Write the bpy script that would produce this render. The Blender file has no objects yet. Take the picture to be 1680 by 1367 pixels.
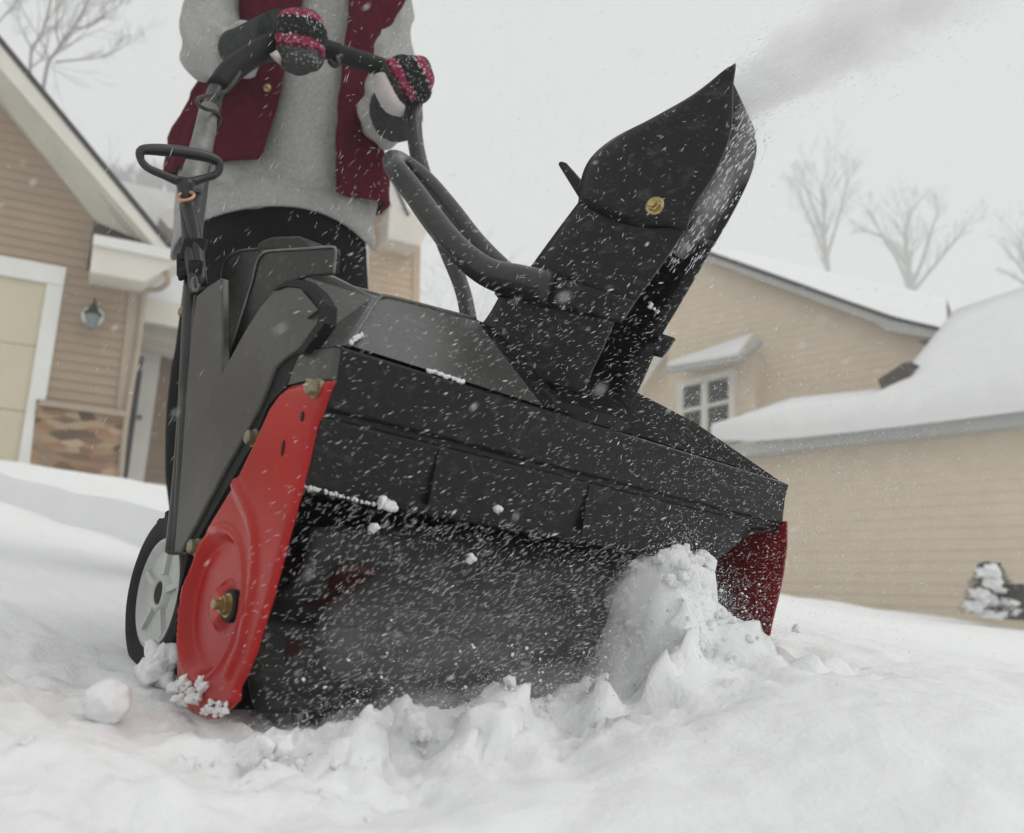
import bpy, bmesh, math, random
from mathutils import Vector, Matrix, noise
from mathutils.geometry import delaunay_2d_cdt
random.seed(7)
R_ = math.radians
S = bpy.context.scene
COL = S.collection
# ------------------------------------------------------------------ camera geometry (measured from the photograph)
FPX, CX, CY = 1500.0, 840.0, 683.5
upc = Vector((360, 7083, 1500)).normalized()
h_ = math.sqrt(1 - upc.z ** 2)
FW = Vector((0, h_, upc.z))
ry = -upc.x * upc.z / h_
RT = Vector((math.sqrt(1 - ry * ry - upc.x ** 2), ry, upc.x))
UPV = RT.cross(FW)
CAM = Vector((0, 0, 0.25))

def W(v):                      # camera-frame direction (right, up, forward) -> world direction
    return RT * v[0] + UPV * v[1] + FW * v[2]
def ray(x, y):
    return W(((x - CX) / FPX, -(y - CY) / FPX, 1.0))
def at(x, y, z):
    return CAM + ray(x, y) * z
def hit(x, y, p, n):           # where the sight line meets a real plane of the place
    r = ray(x, y)
    return CAM + r * ((p - CAM).dot(n) / r.dot(n))

# machine frame: a = across, b = back towards the operator, c = up
MX = W(Vector((1788, -518.5, 1500)).normalized())
MB = W(Vector((-1259, 0, 1500)).normalized())
MB = (MB - MX * MB.dot(MX)).normalized()
MU = MX.cross(MB)
if MU.z < 0: MU = -MU
P0 = at(550, 568, 0.70)
def M(a, b, c): return P0 + MX * a + MB * b + MU * c
def loc(P):
    d = P - P0
    return (d.dot(MX), d.dot(MB), d.dot(MU))
def onA(x, y, a=0.0): return hit(x, y, P0 + MX * a, MX)
def onB(x, y, b=0.0): return hit(x, y, P0 + MB * b, MB)
def onC(x, y, c=0.0): return hit(x, y, P0 + MU * c, MU)

# ------------------------------------------------------------------ materials
def nt(name):
    m = bpy.data.materials.new(name); m.use_nodes = True
    t = m.node_tree; b = t.nodes['Principled BSDF']
    return m, t, b
def N(t, typ, **kw):
    n = t.nodes.new(typ)
    for k, v in kw.items():
        if k.startswith('i_'):
            n.inputs[k[2:].replace('_', ' ')].default_value = v
        else:
            setattr(n, k, v)
    return n
def ramp(t, fac, stops):
    r = t.nodes.new('ShaderNodeValToRGB')
    e = r.color_ramp.elements
    while len(e) > 1: e.remove(e[-1])
    e[0].position = stops[0][0]; e[0].color = (*stops[0][1], 1)
    for p, c in stops[1:]:
        q = e.new(p); q.color = (*c, 1)
    t.links.new(fac, r.inputs[0])
    return r.outputs[0]
def g(v): return (v, v, v)
def coords(t, scale=(1, 1, 1), rot=(0, 0, 0)):
    tc = N(t, 'ShaderNodeTexCoord'); mp = N(t, 'ShaderNodeMapping')
    mp.inputs['Scale'].default_value = scale; mp.inputs['Rotation'].default_value = rot
    t.links.new(tc.outputs['Object'], mp.inputs[0])
    return mp.outputs[0]
def noise_tex(t, vec, scale, detail=4, rough=.55, dist=0):
    n = N(t, 'ShaderNodeTexNoise'); n.inputs['Scale'].default_value = scale
    n.inputs['Detail'].default_value = detail; n.inputs['Roughness'].default_value = rough
    n.inputs['Distortion'].default_value = dist
    t.links.new(vec, n.inputs['Vector']); return n.outputs['Fac']
def bump(t, b, h, strength=.3, dist=.01):
    n = N(t, 'ShaderNodeBump'); n.inputs['Strength'].default_value = strength; n.inputs['Distance'].default_value = dist
    t.links.new(h, n.inputs['Height']); t.links.new(n.outputs[0], b.inputs['Normal'])
def mix(t, fac, a, b):
    m = N(t, 'ShaderNodeMix', data_type='RGBA')
    for s, v in ((m.inputs[0], fac), (m.inputs[6], a), (m.inputs[7], b)):
        if isinstance(v, (int, float)): s.default_value = v
        elif isinstance(v, tuple): s.default_value = (*v, 1)
        else: t.links.new(v, s)
    return m.outputs[2]
def simple(name, col, rough=.6, var=.15, scale=8, bs=.0, bd=.01, metal=0, spec=.5, coat=0, bscale=None):
    m, t, b = nt(name)
    v = coords(t)
    n = noise_tex(t, v, scale, 5)
    lo = tuple(c * (1 - var) for c in col); hi = tuple(min(1, c * (1 + var)) for c in col)
    t.links.new(ramp(t, n, [(.3, lo), (.7, hi)]), b.inputs['Base Color'])
    b.inputs['Roughness'].default_value = rough; b.inputs['Metallic'].default_value = metal
    b.inputs['Specular IOR Level'].default_value = spec
    if coat: b.inputs['Coat Weight'].default_value = coat; b.inputs['Coat Roughness'].default_value = .08
    if bs: bump(t, b, noise_tex(t, v, bscale or scale * 6, 3), bs, bd)
    return m
def dusted(name, col, rough=.42, amount=.5, coat=0.0, spec=.5, var=.2):
    """plastic or paint with wind-blown snow clinging to it in fine diagonal flecks"""
    m, t, b = nt(name)
    tc = N(t, 'ShaderNodeTexCoord')
    mp = N(t, 'ShaderNodeMapping'); t.links.new(tc.outputs['Object'], mp.inputs[0])
    # flecks drawn out along the wind: squeeze the coordinate along the wind axis
    mp.inputs['Rotation'].default_value = (.2, .55, -.3); mp.inputs['Scale'].default_value = (.30, 1, 1)
    v = mp.outputs[0]
    n1 = noise_tex(t, v, 95, 3, .6, .4)
    n2 = noise_tex(t, v, 330, 2, .5, .3)
    n3 = noise_tex(t, tc.outputs['Object'], 9, 4)
    f1 = ramp(t, n1, [(.55, g(0)), (.80, g(.22))])
    f2 = ramp(t, n2, [(.64, g(0)), (.80, g(.65))])
    ad = N(t, 'ShaderNodeMath', operation='ADD'); t.links.new(f1, ad.inputs[0]); t.links.new(f2, ad.inputs[1])
    big = ramp(t, n3, [(.3, g(.25)), (.7, g(1))])
    mu = N(t, 'ShaderNodeMath', operation='MULTIPLY'); t.links.new(ad.outputs[0], mu.inputs[0]); t.links.new(big, mu.inputs[1])
    mu2 = N(t, 'ShaderNodeMath', operation='MULTIPLY'); t.links.new(mu.outputs[0], mu2.inputs[0]); mu2.inputs[1].default_value = amount
    cl = ramp(t, n3, [(.3, tuple(c * (1 - var) for c in col)), (.7, tuple(c * (1 + var) for c in col))])
    t.links.new(mix(t, mu2.outputs[0], cl, (.62, .64, .65)), b.inputs['Base Color'])
    ro = N(t, 'ShaderNodeMapRange'); t.links.new(mu2.outputs[0], ro.inputs[0])
    ro.inputs[3].default_value = rough; ro.inputs[4].default_value = .9
    t.links.new(ro.outputs[0], b.inputs['Roughness'])
    b.inputs['Specular IOR Level'].default_value = spec
    if coat: b.inputs['Coat Weight'].default_value = coat; b.inputs['Coat Roughness'].default_value = .06
    bump(t, b, noise_tex(t, tc.outputs['Object'], 700, 2), .12, .002)
    return m
def snow_mat(name, grain=120, dist=.004, tint=(.88, .885, .89)):
    m, t, b = nt(name)
    v = coords(t)
    n = noise_tex(t, v, 3, 4)
    t.links.new(ramp(t, n, [(.3, tuple(c * .96 for c in tint)), (.7, tint)]), b.inputs['Base Color'])
    b.inputs['Roughness'].default_value = .75; b.inputs['Specular IOR Level'].default_value = .15
    b.inputs['Subsurface Weight'].default_value = .25
    b.inputs['Subsurface Radius'].default_value = (1, 1.05, 1.15); b.inputs['Subsurface Scale'].default_value = .012
    ad = N(t, 'ShaderNodeMath', operation='MULTIPLY_ADD'); t.links.new(noise_tex(t, v, grain * .28, 5, .6), ad.inputs[0]); ad.inputs[1].default_value = 2.2
    t.links.new(noise_tex(t, v, grain, 6, .7), ad.inputs[2])
    bump(t, b, ad.outputs[0], .6, dist)
    return m

BLACK = dusted('black_plastic', (.0065, .0062, .0057), .38, .46, spec=.27)
BLACKC = dusted('chute_plastic', (.0062, .0062, .006), .38, .48, spec=.27)
GREY = dusted('charcoal_plastic', (.043, .042, .0375), .36, .42, var=.4)
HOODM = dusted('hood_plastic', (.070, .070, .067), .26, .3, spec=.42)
DARK = simple('dark_rubber', (.010, .010, .010), .65, .3, 30, .3, .002, spec=.25)
PADDLE = dusted('auger_rubber', (.022, .022, .021), .6, .6, spec=.3)
HANDLE = dusted('handle_plastic', (.022, .022, .021), .36, .2)
TUBE = simple('painted_steel_tube', (.016, .016, .016), .38, .3, 30, .1, .001)
STEEL = simple('bare_steel', (.20, .20, .195), .5, .35, 40, .1, .001, metal=.6)
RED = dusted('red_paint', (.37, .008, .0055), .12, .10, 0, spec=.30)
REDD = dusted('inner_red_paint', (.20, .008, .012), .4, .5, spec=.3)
BRACE = dusted('worn_dark_red_paint', (.032, .004, .005), .5, .4, spec=.2)
BRASS = simple('zinc_bolt', (.42, .32, .15), .38, .35, 80, .2, .001, metal=.85)
DULLBOLT = simple('dull_bolt', (.25, .22, .14), .5, .3, 120, .3, .001, metal=.5)
COPPER = simple('copper_ring', (.55, .30, .20), .4, .2, 60, metal=.4)
EDGE_HILITE = simple('edge_highlight_grey', (.13, .13, .125), .5, .3, 60)  # lighter grey that paints highlights onto plastic edges
RIM = simple('wheel_plastic', (.50, .51, .49), .5, .12, 20, .1, .002)
SNOW = snow_mat('snow')
SNOWROOF = snow_mat('roof_snow', 14, .02, (.84, .845, .85))
# ------------------------------------------------------------------ object helpers
def new_obj(name, vs, fs, mat, parent=None, origin=None, smooth=False, sharp=None):
    if origin is None:
        origin = parent['_o'] if parent else [0, 0, 0]
    o_ = Vector(origin)
    me = bpy.data.meshes.new(name)
    me.from_pydata([Vector(v) - o_ for v in vs], [], fs)
    bm = bmesh.new(); bm.from_mesh(me)
    bmesh.ops.recalc_face_normals(bm, faces=bm.faces)
    bm.to_mesh(me); bm.free()
    if smooth:
        me.polygons.foreach_set('use_smooth', [True] * len(me.polygons))
        if sharp: me.set_sharp_from_angle(angle=R_(sharp))
    me.materials.append(mat)
    ob = bpy.data.objects.new(name, me); COL.objects.link(ob)
    ob['_o'] = list(o_)
    if parent:
        ob.parent = parent; ob.location = o_ - Vector(parent['_o'])
    else:
        ob.location = o_
    return ob
def bevel(ob, w=.002, seg=2, ang=40):
    m = ob.modifiers.new('bevel', 'BEVEL'); m.width = w; m.segments = seg; m.limit_method = 'ANGLE'; m.angle_limit = R_(ang)
    return ob
def solid(ob, th, off=-1):
    m = ob.modifiers.new('thickness', 'SOLIDIFY'); m.thickness = th; m.offset = off
    return ob
def thing(name, label, cat, loc_, group=None):
    o = bpy.data.objects.new(name, None); COL.objects.link(o)
    o.location = loc_; o['_o'] = list(loc_); o.empty_display_size = .1
    tag(o, label, cat, group); return o
def tag(o, label=None, cat=None, group=None, kind=None):
    if label: o['label'] = label
    if cat: o['category'] = cat
    if group: o['group'] = group
    if kind: o['kind'] = kind
    return o
def join(*parts):
    vs, fs = [], []
    for v, f in parts:
        k = len(vs); vs += list(v); fs += [[i + k for i in q] for q in f]
    return vs, fs
def prism(poly, vec):
    n = len(poly); vs = [Vector(p) for p in poly] + [Vector(p) + vec for p in poly]
    fs = [list(range(n)), list(range(2 * n - 1, n - 1, -1))]
    fs += [[i, (i + 1) % n, n + (i + 1) % n, n + i] for i in range(n)]
    return vs, fs
def box(c, ax, ay, az):
    vs = [c + ax * i + ay * j + az * k for i in (-1, 1) for j in (-1, 1) for k in (-1, 1)]
    return vs, [[0, 1, 3, 2], [4, 6, 7, 5], [0, 4, 5, 1], [2, 3, 7, 6], [0, 2, 6, 4], [1, 5, 7, 3]]
def smooth_path(pts, sub=5, closed=False):
    P = [Vector(p) for p in pts]; out = []; n = len(P)
    rng = range(n) if closed else range(n - 1)
    for i in rng:
        if closed: p0, p1, p2, p3 = P[i - 1], P[i], P[(i + 1) % n], P[(i + 2) % n]
        else:
            p1, p2 = P[i], P[i + 1]
            p0 = P[i - 1] if i else p1 * 2 - p2
            p3 = P[i + 2] if i + 2 < n else p2 * 2 - p1
        for k in range(sub):
            t = k / sub
            out.append(.5 * ((2 * p1) + (p2 - p0) * t + (2 * p0 - 5 * p1 + 4 * p2 - p3) * t * t + (3 * p1 - p0 - 3 * p2 + p3) * t ** 3))
    if not closed: out.append(P[-1])
    return out
def lerp_list(vals, sub, closed=False):
    out = []; n = len(vals)
    for i in range(n if closed else n - 1):
        a, b = vals[i], vals[(i + 1) % n]
        out += [a + (b - a) * k / sub for k in range(sub)]
    if not closed: out.append(vals[-1])
    return out
def tube(pts, r, seg=10, sub=0, closed=False, cap=True):
    if not isinstance(r, (list, tuple)): r = [r] * len(pts)
    if sub: pts = smooth_path(pts, sub, closed); r = lerp_list(list(r), sub, closed)
    n = len(pts); vs = []; fs = []; prev = None
    for i in range(n):
        if closed: t = (pts[(i + 1) % n] - pts[i - 1]).normalized()
        else: t = (pts[min(i + 1, n - 1)] - pts[max(i - 1, 0)]).normalized()
        if prev is None:
            u = t.orthogonal().normalized()
        else:
            u = (prev - t * prev.dot(t)).normalized()
        prev = u; v = t.cross(u)
        for k in range(seg):
            a = 2 * math.pi * k / seg
            vs.append(pts[i] + (u * math.cos(a) + v * math.sin(a)) * r[i])
    for i in range(n if closed else n - 1):
        j = (i + 1) % n
        for k in range(seg):
            fs.append([i * seg + k, i * seg + (k + 1) % seg, j * seg + (k + 1) % seg, j * seg + k])
    if cap and not closed:
        fs += [list(range(seg)), list(range((n - 1) * seg, n * seg))]
    return vs, fs
def loft(rings, cap=True, close=True):
    n = len(rings[0]); vs = [v for r in rings for v in r]; fs = []
    for i in range(len(rings) - 1):
        for k in range(n if close else n - 1):
            fs.append([i * n + k, i * n + (k + 1) % n, (i + 1) * n + (k + 1) % n, (i + 1) * n + k])
    if cap and close: fs += [list(range(n)), list(range((len(rings) - 1) * n, len(rings) * n))]
    return vs, fs
def lathe(c, axis, prof, seg=24, ref=None, cap=True):       # prof: (along axis, radius)
    u = (ref or axis.orthogonal()); u = (u - axis * u.dot(axis)).normalized(); v = axis.cross(u)
    rings = [[c + axis * h + (u * math.cos(2 * math.pi * k / seg) + v * math.sin(2 * math.pi * k / seg)) * max(r, 1e-5) for k in range(seg)] for h, r in prof]
    return loft(rings, cap=cap)
def sphere(c, rx, ry, rz, ax=None, seg=16, ring=10, fn=None):
    A = ax or (Vector((1, 0, 0)), Vector((0, 1, 0)), Vector((0, 0, 1)))
    rings = []
    for i in range(ring + 1):
        th = math.pi * (i + .02) / (ring + .04)
        row = []
        for k in range(seg):
            ph = 2 * math.pi * k / seg
            d = Vector((math.sin(th) * math.cos(ph), math.sin(th) * math.sin(ph), math.cos(th)))
            s = fn(d) if fn else 1
            row.append(c + (A[0] * d.x * rx + A[1] * d.y * ry + A[2] * d.z * rz) * s)
        rings.append(row)
    return loft(rings)
def fbm(v, o=4):
    return noise.fractal(v, 1.0, 2.0, o)
def sstep(a, b, x):
    t = max(0, min(1, (x - a) / (b - a))); return t * t * (3 - 2 * t)
def px(pts, fn, *a): return [fn(x, y, *a) for x, y in pts]

# ================================================================== SNOW BLOWER
ORG = M(.3, .15, -.30)
SB = thing('snow_blower', 'black and red walk-behind snow blower throwing snow, nose dug into deep snow', 'snow blower', ORG)

WID = .617
# auger housing: one profile (b, c) swept across the machine, open to the front
prof = [(.005, .002), (-.004, -.001), (-.002, -.008), (.004, -.046), (.009, -.049), (.010, -.053), (.006, -.056),
        (.0135, -.108), (.016, -.113), (.022, -.113), (.040, -.108), (.09, -.098), (.15, -.112), (.19, -.16), (.20, -.22), (.18, -.275), (.13, -.298), (.13, -.304),
        (.186, -.282), (.21, -.22), (.20, -.15), (.16, -.04), (.11, -.004)]
LIFT = {6: -.056, 7: -.058, 8: -.060, 9: -.060, 10: -.060, 11: -.072}
def hring(a):
    k = sstep(.505, .60, a)
    fl = sstep(.585, WID - .004, a) * .26       # the end of the fascia flares out over the plate
    return [M(a + (fl * min(-c, .06) if i < 9 else 0), b, c + (LIFT[i] - c) * k if i in LIFT else c) for i, (b, c) in enumerate(prof)]
hv, hf = loft([hring(a) for a in (.004, .40, .50, .52, .54, .56, .58, .60, WID - .004)], cap=False)
housing = new_obj('auger_housing', hv, hf, BLACK, SB); bevel(housing, .0015, 2, 35)
# vertical stiffener grooves on the front: raised ribs
for a in (.118, .30):
    new_obj('housing_rib', *box(M(a, .0085, -.081), MX * .0018, MB * .003, MU * .024), BLACK, housing)
# black side walls behind the plates
side_poly = [(490, 577), (550, 569), (541, 624), (470, 634), (440, 668), (408, 738), (330, 880), (318, 905), (300, 910), (296, 905), (420, 690), (455, 604)]
sw = new_obj('side_wall', *prism(px(side_poly, onA, -.001), MX * .006), BLACK, SB)
wall_bc = [(-.002, -.001), (.006, -.051), (.10, -.051), (.16, -.05), (.16, -.03), (.11, 0)]
new_obj('side_wall', *prism([M(WID - .004, b, c) for b, c in wall_bc], MX * .006), BLACK, SB)

# red side plate, left: stamped sheet with a round dish, a rib and a flanged edge
plate_px = [(541, 623), (500, 626), (470, 633), (455, 645), (440, 667), (408, 737), (385, 785), (340, 860), (322, 900), (298, 962), (291, 1000), (288, 1060),
            (286, 1100), (288, 1152), (310, 1170), (335, 1181), (352, 1180), (372, 1165), (385, 1150), (388, 1128), (400, 1105), (412, 1075), (440, 985), (490, 797), (512, 705), (516, 690), (522, 680)]
AP = -.012
pl3 = [loc(onA(x, y, AP)) for x, y in plate_px]
pl2 = [Vector((p[1], p[2])) for p in pl3]
rib_px = [(384, 790), (399, 820), (411, 850), (417, 880), (418, 915), (416, 950), (408, 1000), (395, 1060), (375, 1105)]
rib2 = [Vector(loc(onA(x, y, AP))[1:]) for x, y in rib_px]
DC = Vector((.103, -.213)); DR = .057
def inpoly(p, poly):
    c = False; n = len(poly)
    for i in range(n):
        a, b = poly[i], poly[i - 1]
        if (a.y > p.y) != (b.y > p.y) and p.x < (b.x - a.x) * (p.y - a.y) / (b.y - a.y) + a.x: c = not c
    return c
def segd(p, a, b):
    t = max(0, min(1, (p - a).dot(b - a) / (b - a).length_squared)); return (p - a - (b - a) * t).length
def plate_h(p):                 # outward height of the stamping
    h = 0
    d = (Vector((p.x - DC.x, (p.y - DC.y) * .98))).length
    h -= .009 * sstep(DR, DR - .009, d)
    h += .0022 * max(0, 1 - abs(d - DR - .002) / .004)
    h += .008 * sstep(.021, .012, (p - Vector((.093, -.213))).length)
    h += .0035 * sstep(.0065, .003, min(segd(p, rib2[i], rib2[i + 1]) for i in range(len(rib2) - 1)))
    e = min(segd(p, pl2[i], pl2[i - 1]) for i in range(len(pl2)))
    h -= .003 * sstep(.005, 0, e)
    return h
bd = []
for i in range(len(pl2)):
    a, b = pl2[i], pl2[(i + 1) % len(pl2)]
    k = max(1, int((b - a).length / .004))
    bd += [a + (b - a) * j / k for j in range(k)]
pts = list(bd); st = .0026
xs = [p.x for p in bd]; ys = [p.y for p in bd]
y = min(ys)
while y < max(ys):
    x = min(xs)
    while x < max(xs):
        q = Vector((x, y))
        if inpoly(q, pl2) and min(segd(q, pl2[i], pl2[i - 1]) for i in range(len(pl2))) > .0018: pts.append(q)
        x += st
    y += st
vv, ee, ff, *_ = delaunay_2d_cdt(pts, [], [list(range(len(bd)))], 1, 1e-6)
pverts = [M(AP - plate_h(p), p.x, p.y) for p in vv]
plate = new_obj('side_plate', pverts, ff, RED, SB, smooth=True); solid(plate, .003, -1)
plate['label'] = 'bright red stamped plate with bolts and a round dish'
def hexbolt(px_, py_, a, r, mat, parent, name='bolt', h=.006):
    c = onA(px_, py_, a)
    v, f = join(lathe(c + MX * .004, -MX, [(0, r * 1.25), (.0045, r * 1.25), (.0045, r * .2)], 20), lathe(c, -MX, [(0, r), (h, r), (h + .0008, r * .85), (h + .0008, 0)], 6, MU))
    return new_obj(name, v, f, mat, parent)
hexbolt(517, 637, AP - .001, .0062, DULLBOLT, plate)
hexbolt(416, 719, AP + .005, .0062, DULLBOLT, plate)
hexbolt(322, 898, AP + .003, .0062, DULLBOLT, plate)
for (x, y, w, h, tl) in ((495, 683, .0022, .0042, .2), (463, 735, .0018, .0065, .1)):
    c = onA(x, y, AP - .0008); p_ = []
    for k in range(10):
        t = 2 * math.pi * k / 10; p_.append(c + MB * (w * math.cos(t)) + MU * (h * math.sin(t)) + MB * (h * math.sin(t) * tl))
    new_obj('slot', *prism(p_, MX * .002), DARK, plate)
c = onA(377, 994, AP - .001)
sh = join(lathe(c, -MX, [(-.002, .016), (.001, .016), (.001, .005)], 28))
new_obj('bearing_cover', *join(lathe(c + MX * .002, -MX, [(-.002, .013), (.0035, .013), (.004, .010), (.004, .0)], 28)), DARK, plate)
new_obj('shaft_nut', *join(lathe(c, -MX, [(0, .0095), (.0025, .0095), (.0025, .004)], 24), lathe(c, -MX, [(.002, .0075), (.0065, .0075), (.007, .006), (.007, 0)], 6),
                        lathe(c, -MX, [(.006, .0058), (.0085, .0058), (.0085, .004), (.0135, .004), (.014, 0)], 16)), BRASS, plate)
# far side plate (inner face shows through the opening)
far_bc = [(.008, -.052), (.02, -.12), (.043, -.285), (.06, -.302), (.10, -.304), (.165, -.29), (.195, -.21), (.18, -.15), (.14, -.075), (.09, -.05)]
far_pts = px([(1290, 855), (1290, 895), (1285, 937), (1276, 980), (1266, 1020), (1258, 1062)], onA, WID + .010) + [M(WID + .010, b, c) for b, c in far_bc[3:]]
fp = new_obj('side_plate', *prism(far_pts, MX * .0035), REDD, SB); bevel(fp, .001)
fp['label'] = 'dark red plate half buried in the snow mound'
# inner liner that keeps the far plate's upper corner dark: curved end of housing is open, so nothing more here

# auger: shaft, end braces and two twisted rubber paddles
AX = (.093, -.205)
AUG = new_obj('auger', *tube([M(.01, *AX), M(WID - .01, *AX)], .016, 16), DARK, SB, smooth=True)
for k in range(3):
    grid = []
    for i in range(41):
        t = i / 40; a = .03 + t * (WID - .06)
        tw = k * 2.094 + .30 + .7 * (1 - abs(2 * t - 1))
        row = []
        for j in range(9):
            r = .016 + (.088 - .016) * j / 8
            an = tw + .55 * (j / 8) ** 2
            row.append(M(a, AX[0] - math.cos(an) * r, AX[1] + math.sin(an) * r))
        grid.append(row)
    pd = new_obj('paddle', *loft(grid, close=False), PADDLE, AUG, smooth=True); solid(pd, .006, 0)
for a in (.075,):
    br = []
    for k in range(3):
        tw = k * 2.094 + .62
        d = MB * -math.cos(tw) + MU * math.sin(tw); e = MB * math.sin(tw) + MU * math.cos(tw)
        br.append(box(M(a, *AX) + d * .045 - e * .006, MX * .016, d * .03, e * .003))
    new_obj('paddle_brace', *join(*br), BRACE, AUG)

# hood (sloped cover) behind the front edge
E40 = (math.cos(R_(40)) * MB + math.sin(R_(40)) * MU)
HN = MX.cross(E40)
def onH(x, y, off=0): return hit(x, y, P0 + HN * off, HN)
hA = onH(572, 566); hB = onH(622, 490); hB2 = onH(640, 487); hC = onH(700, 502); hD = onH(780, 523)
a_, b_, c_ = loc(hD)
hE = M(.36, b_ * .93, c_ * .9); hF = M(.53, .07, .052); hG = M(WID - .006, .005, .003)
top = [hB, hB2, hC, hD, hE, hF]
back = []
for p in top:
    a, b, c = loc(p); back.append(M(a * .96 + .012, b + .20, c + .050))
bk2 = [p - MU * .12 + MB * .03 for p in back]
grid = [[hA, hA.lerp(hG, .12), hA.lerp(hG, .2), hA.lerp(hG, .35), hA.lerp(hG, .65), hG], top, back, bk2]
hv, hf = loft(grid, close=False)
# left and right cheeks
k = len(hv)
lowL = [onA(490, 577, .006), M(.012, .24, .02), M(.012, .34, .03)]
hv += [onA(493, 575, .004), onA(478, 470, .012), onA(500, 454, .014), onA(547, 450, .035)]
hf += [[0, 6, k + 3, k + 2, k + 1, k], [6, 12, k + 3]]
k2 = len(hv)
hv += [M(WID - .006, .11, 0), M(WID - .02, .30, .03)]
hf += [[5, 11, k2], [11, 17, k2 + 1, k2]]
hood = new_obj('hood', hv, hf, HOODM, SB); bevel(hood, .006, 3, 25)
hood.data.materials.append(dusted('shaded_hood_plastic', (.010, .010, .0095), .8, .5, spec=.08))
for p in hood.data.polygons:        # same plastic on the far part, coloured black to stand for shade
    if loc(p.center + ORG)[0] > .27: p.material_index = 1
new_obj('hood_edge_highlight', *tube(smooth_path([hA + HN * -.001, hA.lerp(hB, .5), hB, hB2, hC, hD], 3), .0017, 8), EDGE_HILITE, hood, smooth=True)  # thin pale tube, paints the highlight along the hood ridge
# small front corner piece (chamfer on the left end of the housing)
new_obj('corner_cap', *prism(px([(492, 577), (548, 570), (540, 622), (500, 625), (470, 632), (478, 605)], onA, -.006), MX * .006), GREY, SB)

# grey side panel with the V-shaped recess
pan_px = [(322, 486), (340, 470), (363, 455), (389, 462), (387, 500), (384, 540), (374, 590), (363, 612), (374, 600), (400, 560), (430, 505), (452, 475), (470, 463),
          (495, 468), (515, 486), (531, 507), (526, 530), (490, 575), (466, 592), (452, 606), (428, 668), (410, 700), (370, 770), (297, 905), (285, 906), (290, 840), (297, 760), (305, 640), (314, 540)]
pan_px = [(322, 486), (340, 470), (363, 455), (364, 612), (372, 596), (400, 545), (425, 505), (448, 478), (470, 466),
          (495, 469), (515, 486), (527, 507), (524, 528), (490, 572), (466, 588), (450, 604), (428, 662), (410, 697), (370, 767), (297, 905), (285, 906), (290, 840), (297, 760), (305, 640), (314, 540)]
pan = new_obj('side_panel', *prism(px(pan_px, onA, -.010), MX * .009), GREY, SB); bevel(pan, .002, 2)
tr_px = [(448, 475), (470, 460), (500, 459), (520, 476), (535, 500), (533, 530), (498, 578), (486, 580), (520, 530), (523, 508), (512, 490), (494, 472), (470, 469)]
new_obj('panel_gap_shade', *prism(px(tr_px, onA, -.0125), MX * .01), DARK, SB)  # black strip painting the shadow gap between panel and hood
new_obj('vent_patch', *prism(px([(470, 472), (493, 474), (522, 508), (503, 522), (450, 484)], onA, -.0135), MX * .006), GREY, pan)
strip_px = [(464, 596), (480, 584), (492, 577), (480, 604), (470, 633), (441, 664), (410, 735), (330, 875), (316, 903), (298, 906), (412, 697), (430, 662), (452, 606)]
new_obj('panel_edge', *prism(px(strip_px, onA, -.0065), MX * .006), DARK, SB)
# rear cowl: fins and cap
fin1_px = [(364, 609), (363, 455), (368, 432), (380, 417), (396, 411), (425, 408), (430, 440), (410, 480), (390, 560), (375, 600)]
fin2_px = [(365, 612), (392, 530), (402, 500), (414, 460), (421, 430), (428, 418), (440, 412), (542, 405), (551, 408), (552, 416), (548, 449), (500, 452), (478, 462), (448, 482), (420, 515), (385, 580)]
cap_px = [(420, 412), (422, 398), (430, 393), (445, 388), (455, 387), (488, 386), (500, 392), (505, 402), (505, 412)]
fa, fb, fc = fin1_px, fin2_px, cap_px
f1 = new_obj('rear_cowl', *prism(px(fin1_px, onA, .028), MX * .014), BLACK, SB); bevel(f1, .002, 2)
new_obj('cowl_edge_highlight', *tube(smooth_path(px([(364, 606), (363, 500), (363, 455), (367, 434), (379, 418), (396, 411), (424, 408)], onA, .027), 4), .0011, 6), GREY, f1, smooth=True)  # lighter tube in place of the reflection on the cowl edge
f2 = new_obj('shroud', *prism(px(fin2_px, onA, .008), MX * .005), BLACK, SB); bevel(f2, .0015, 2)
new_obj('shroud_edge_highlight', *tube(smooth_path(px([(366, 610), (392, 531), (402, 500), (414, 460), (421, 431), (429, 418), (441, 412), (500, 408), (542, 405), (550, 408), (551, 418), (548, 449)], onA, .007), 4), .0012, 6), EDGE_HILITE, f2, smooth=True)  # pale tube paints the bright reflection along the shroud edge
f3 = new_obj('fuel_cap', *prism(px(cap_px, onA, .05), MX * .028), BLACK, SB); bevel(f3, .006, 3)
# hood top behind the shroud
eng = [M(.07, .20, .02), M(.55, .20, .02), M(.55, .42, .02), M(.07, .42, .02)]
new_obj('engine_cover', *loft([[p - MU * .16 for p in eng], eng, [p.lerp(M(.3, .31, .07), .25) + MU * .05 for p in eng]]), BLACK, SB)

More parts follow.
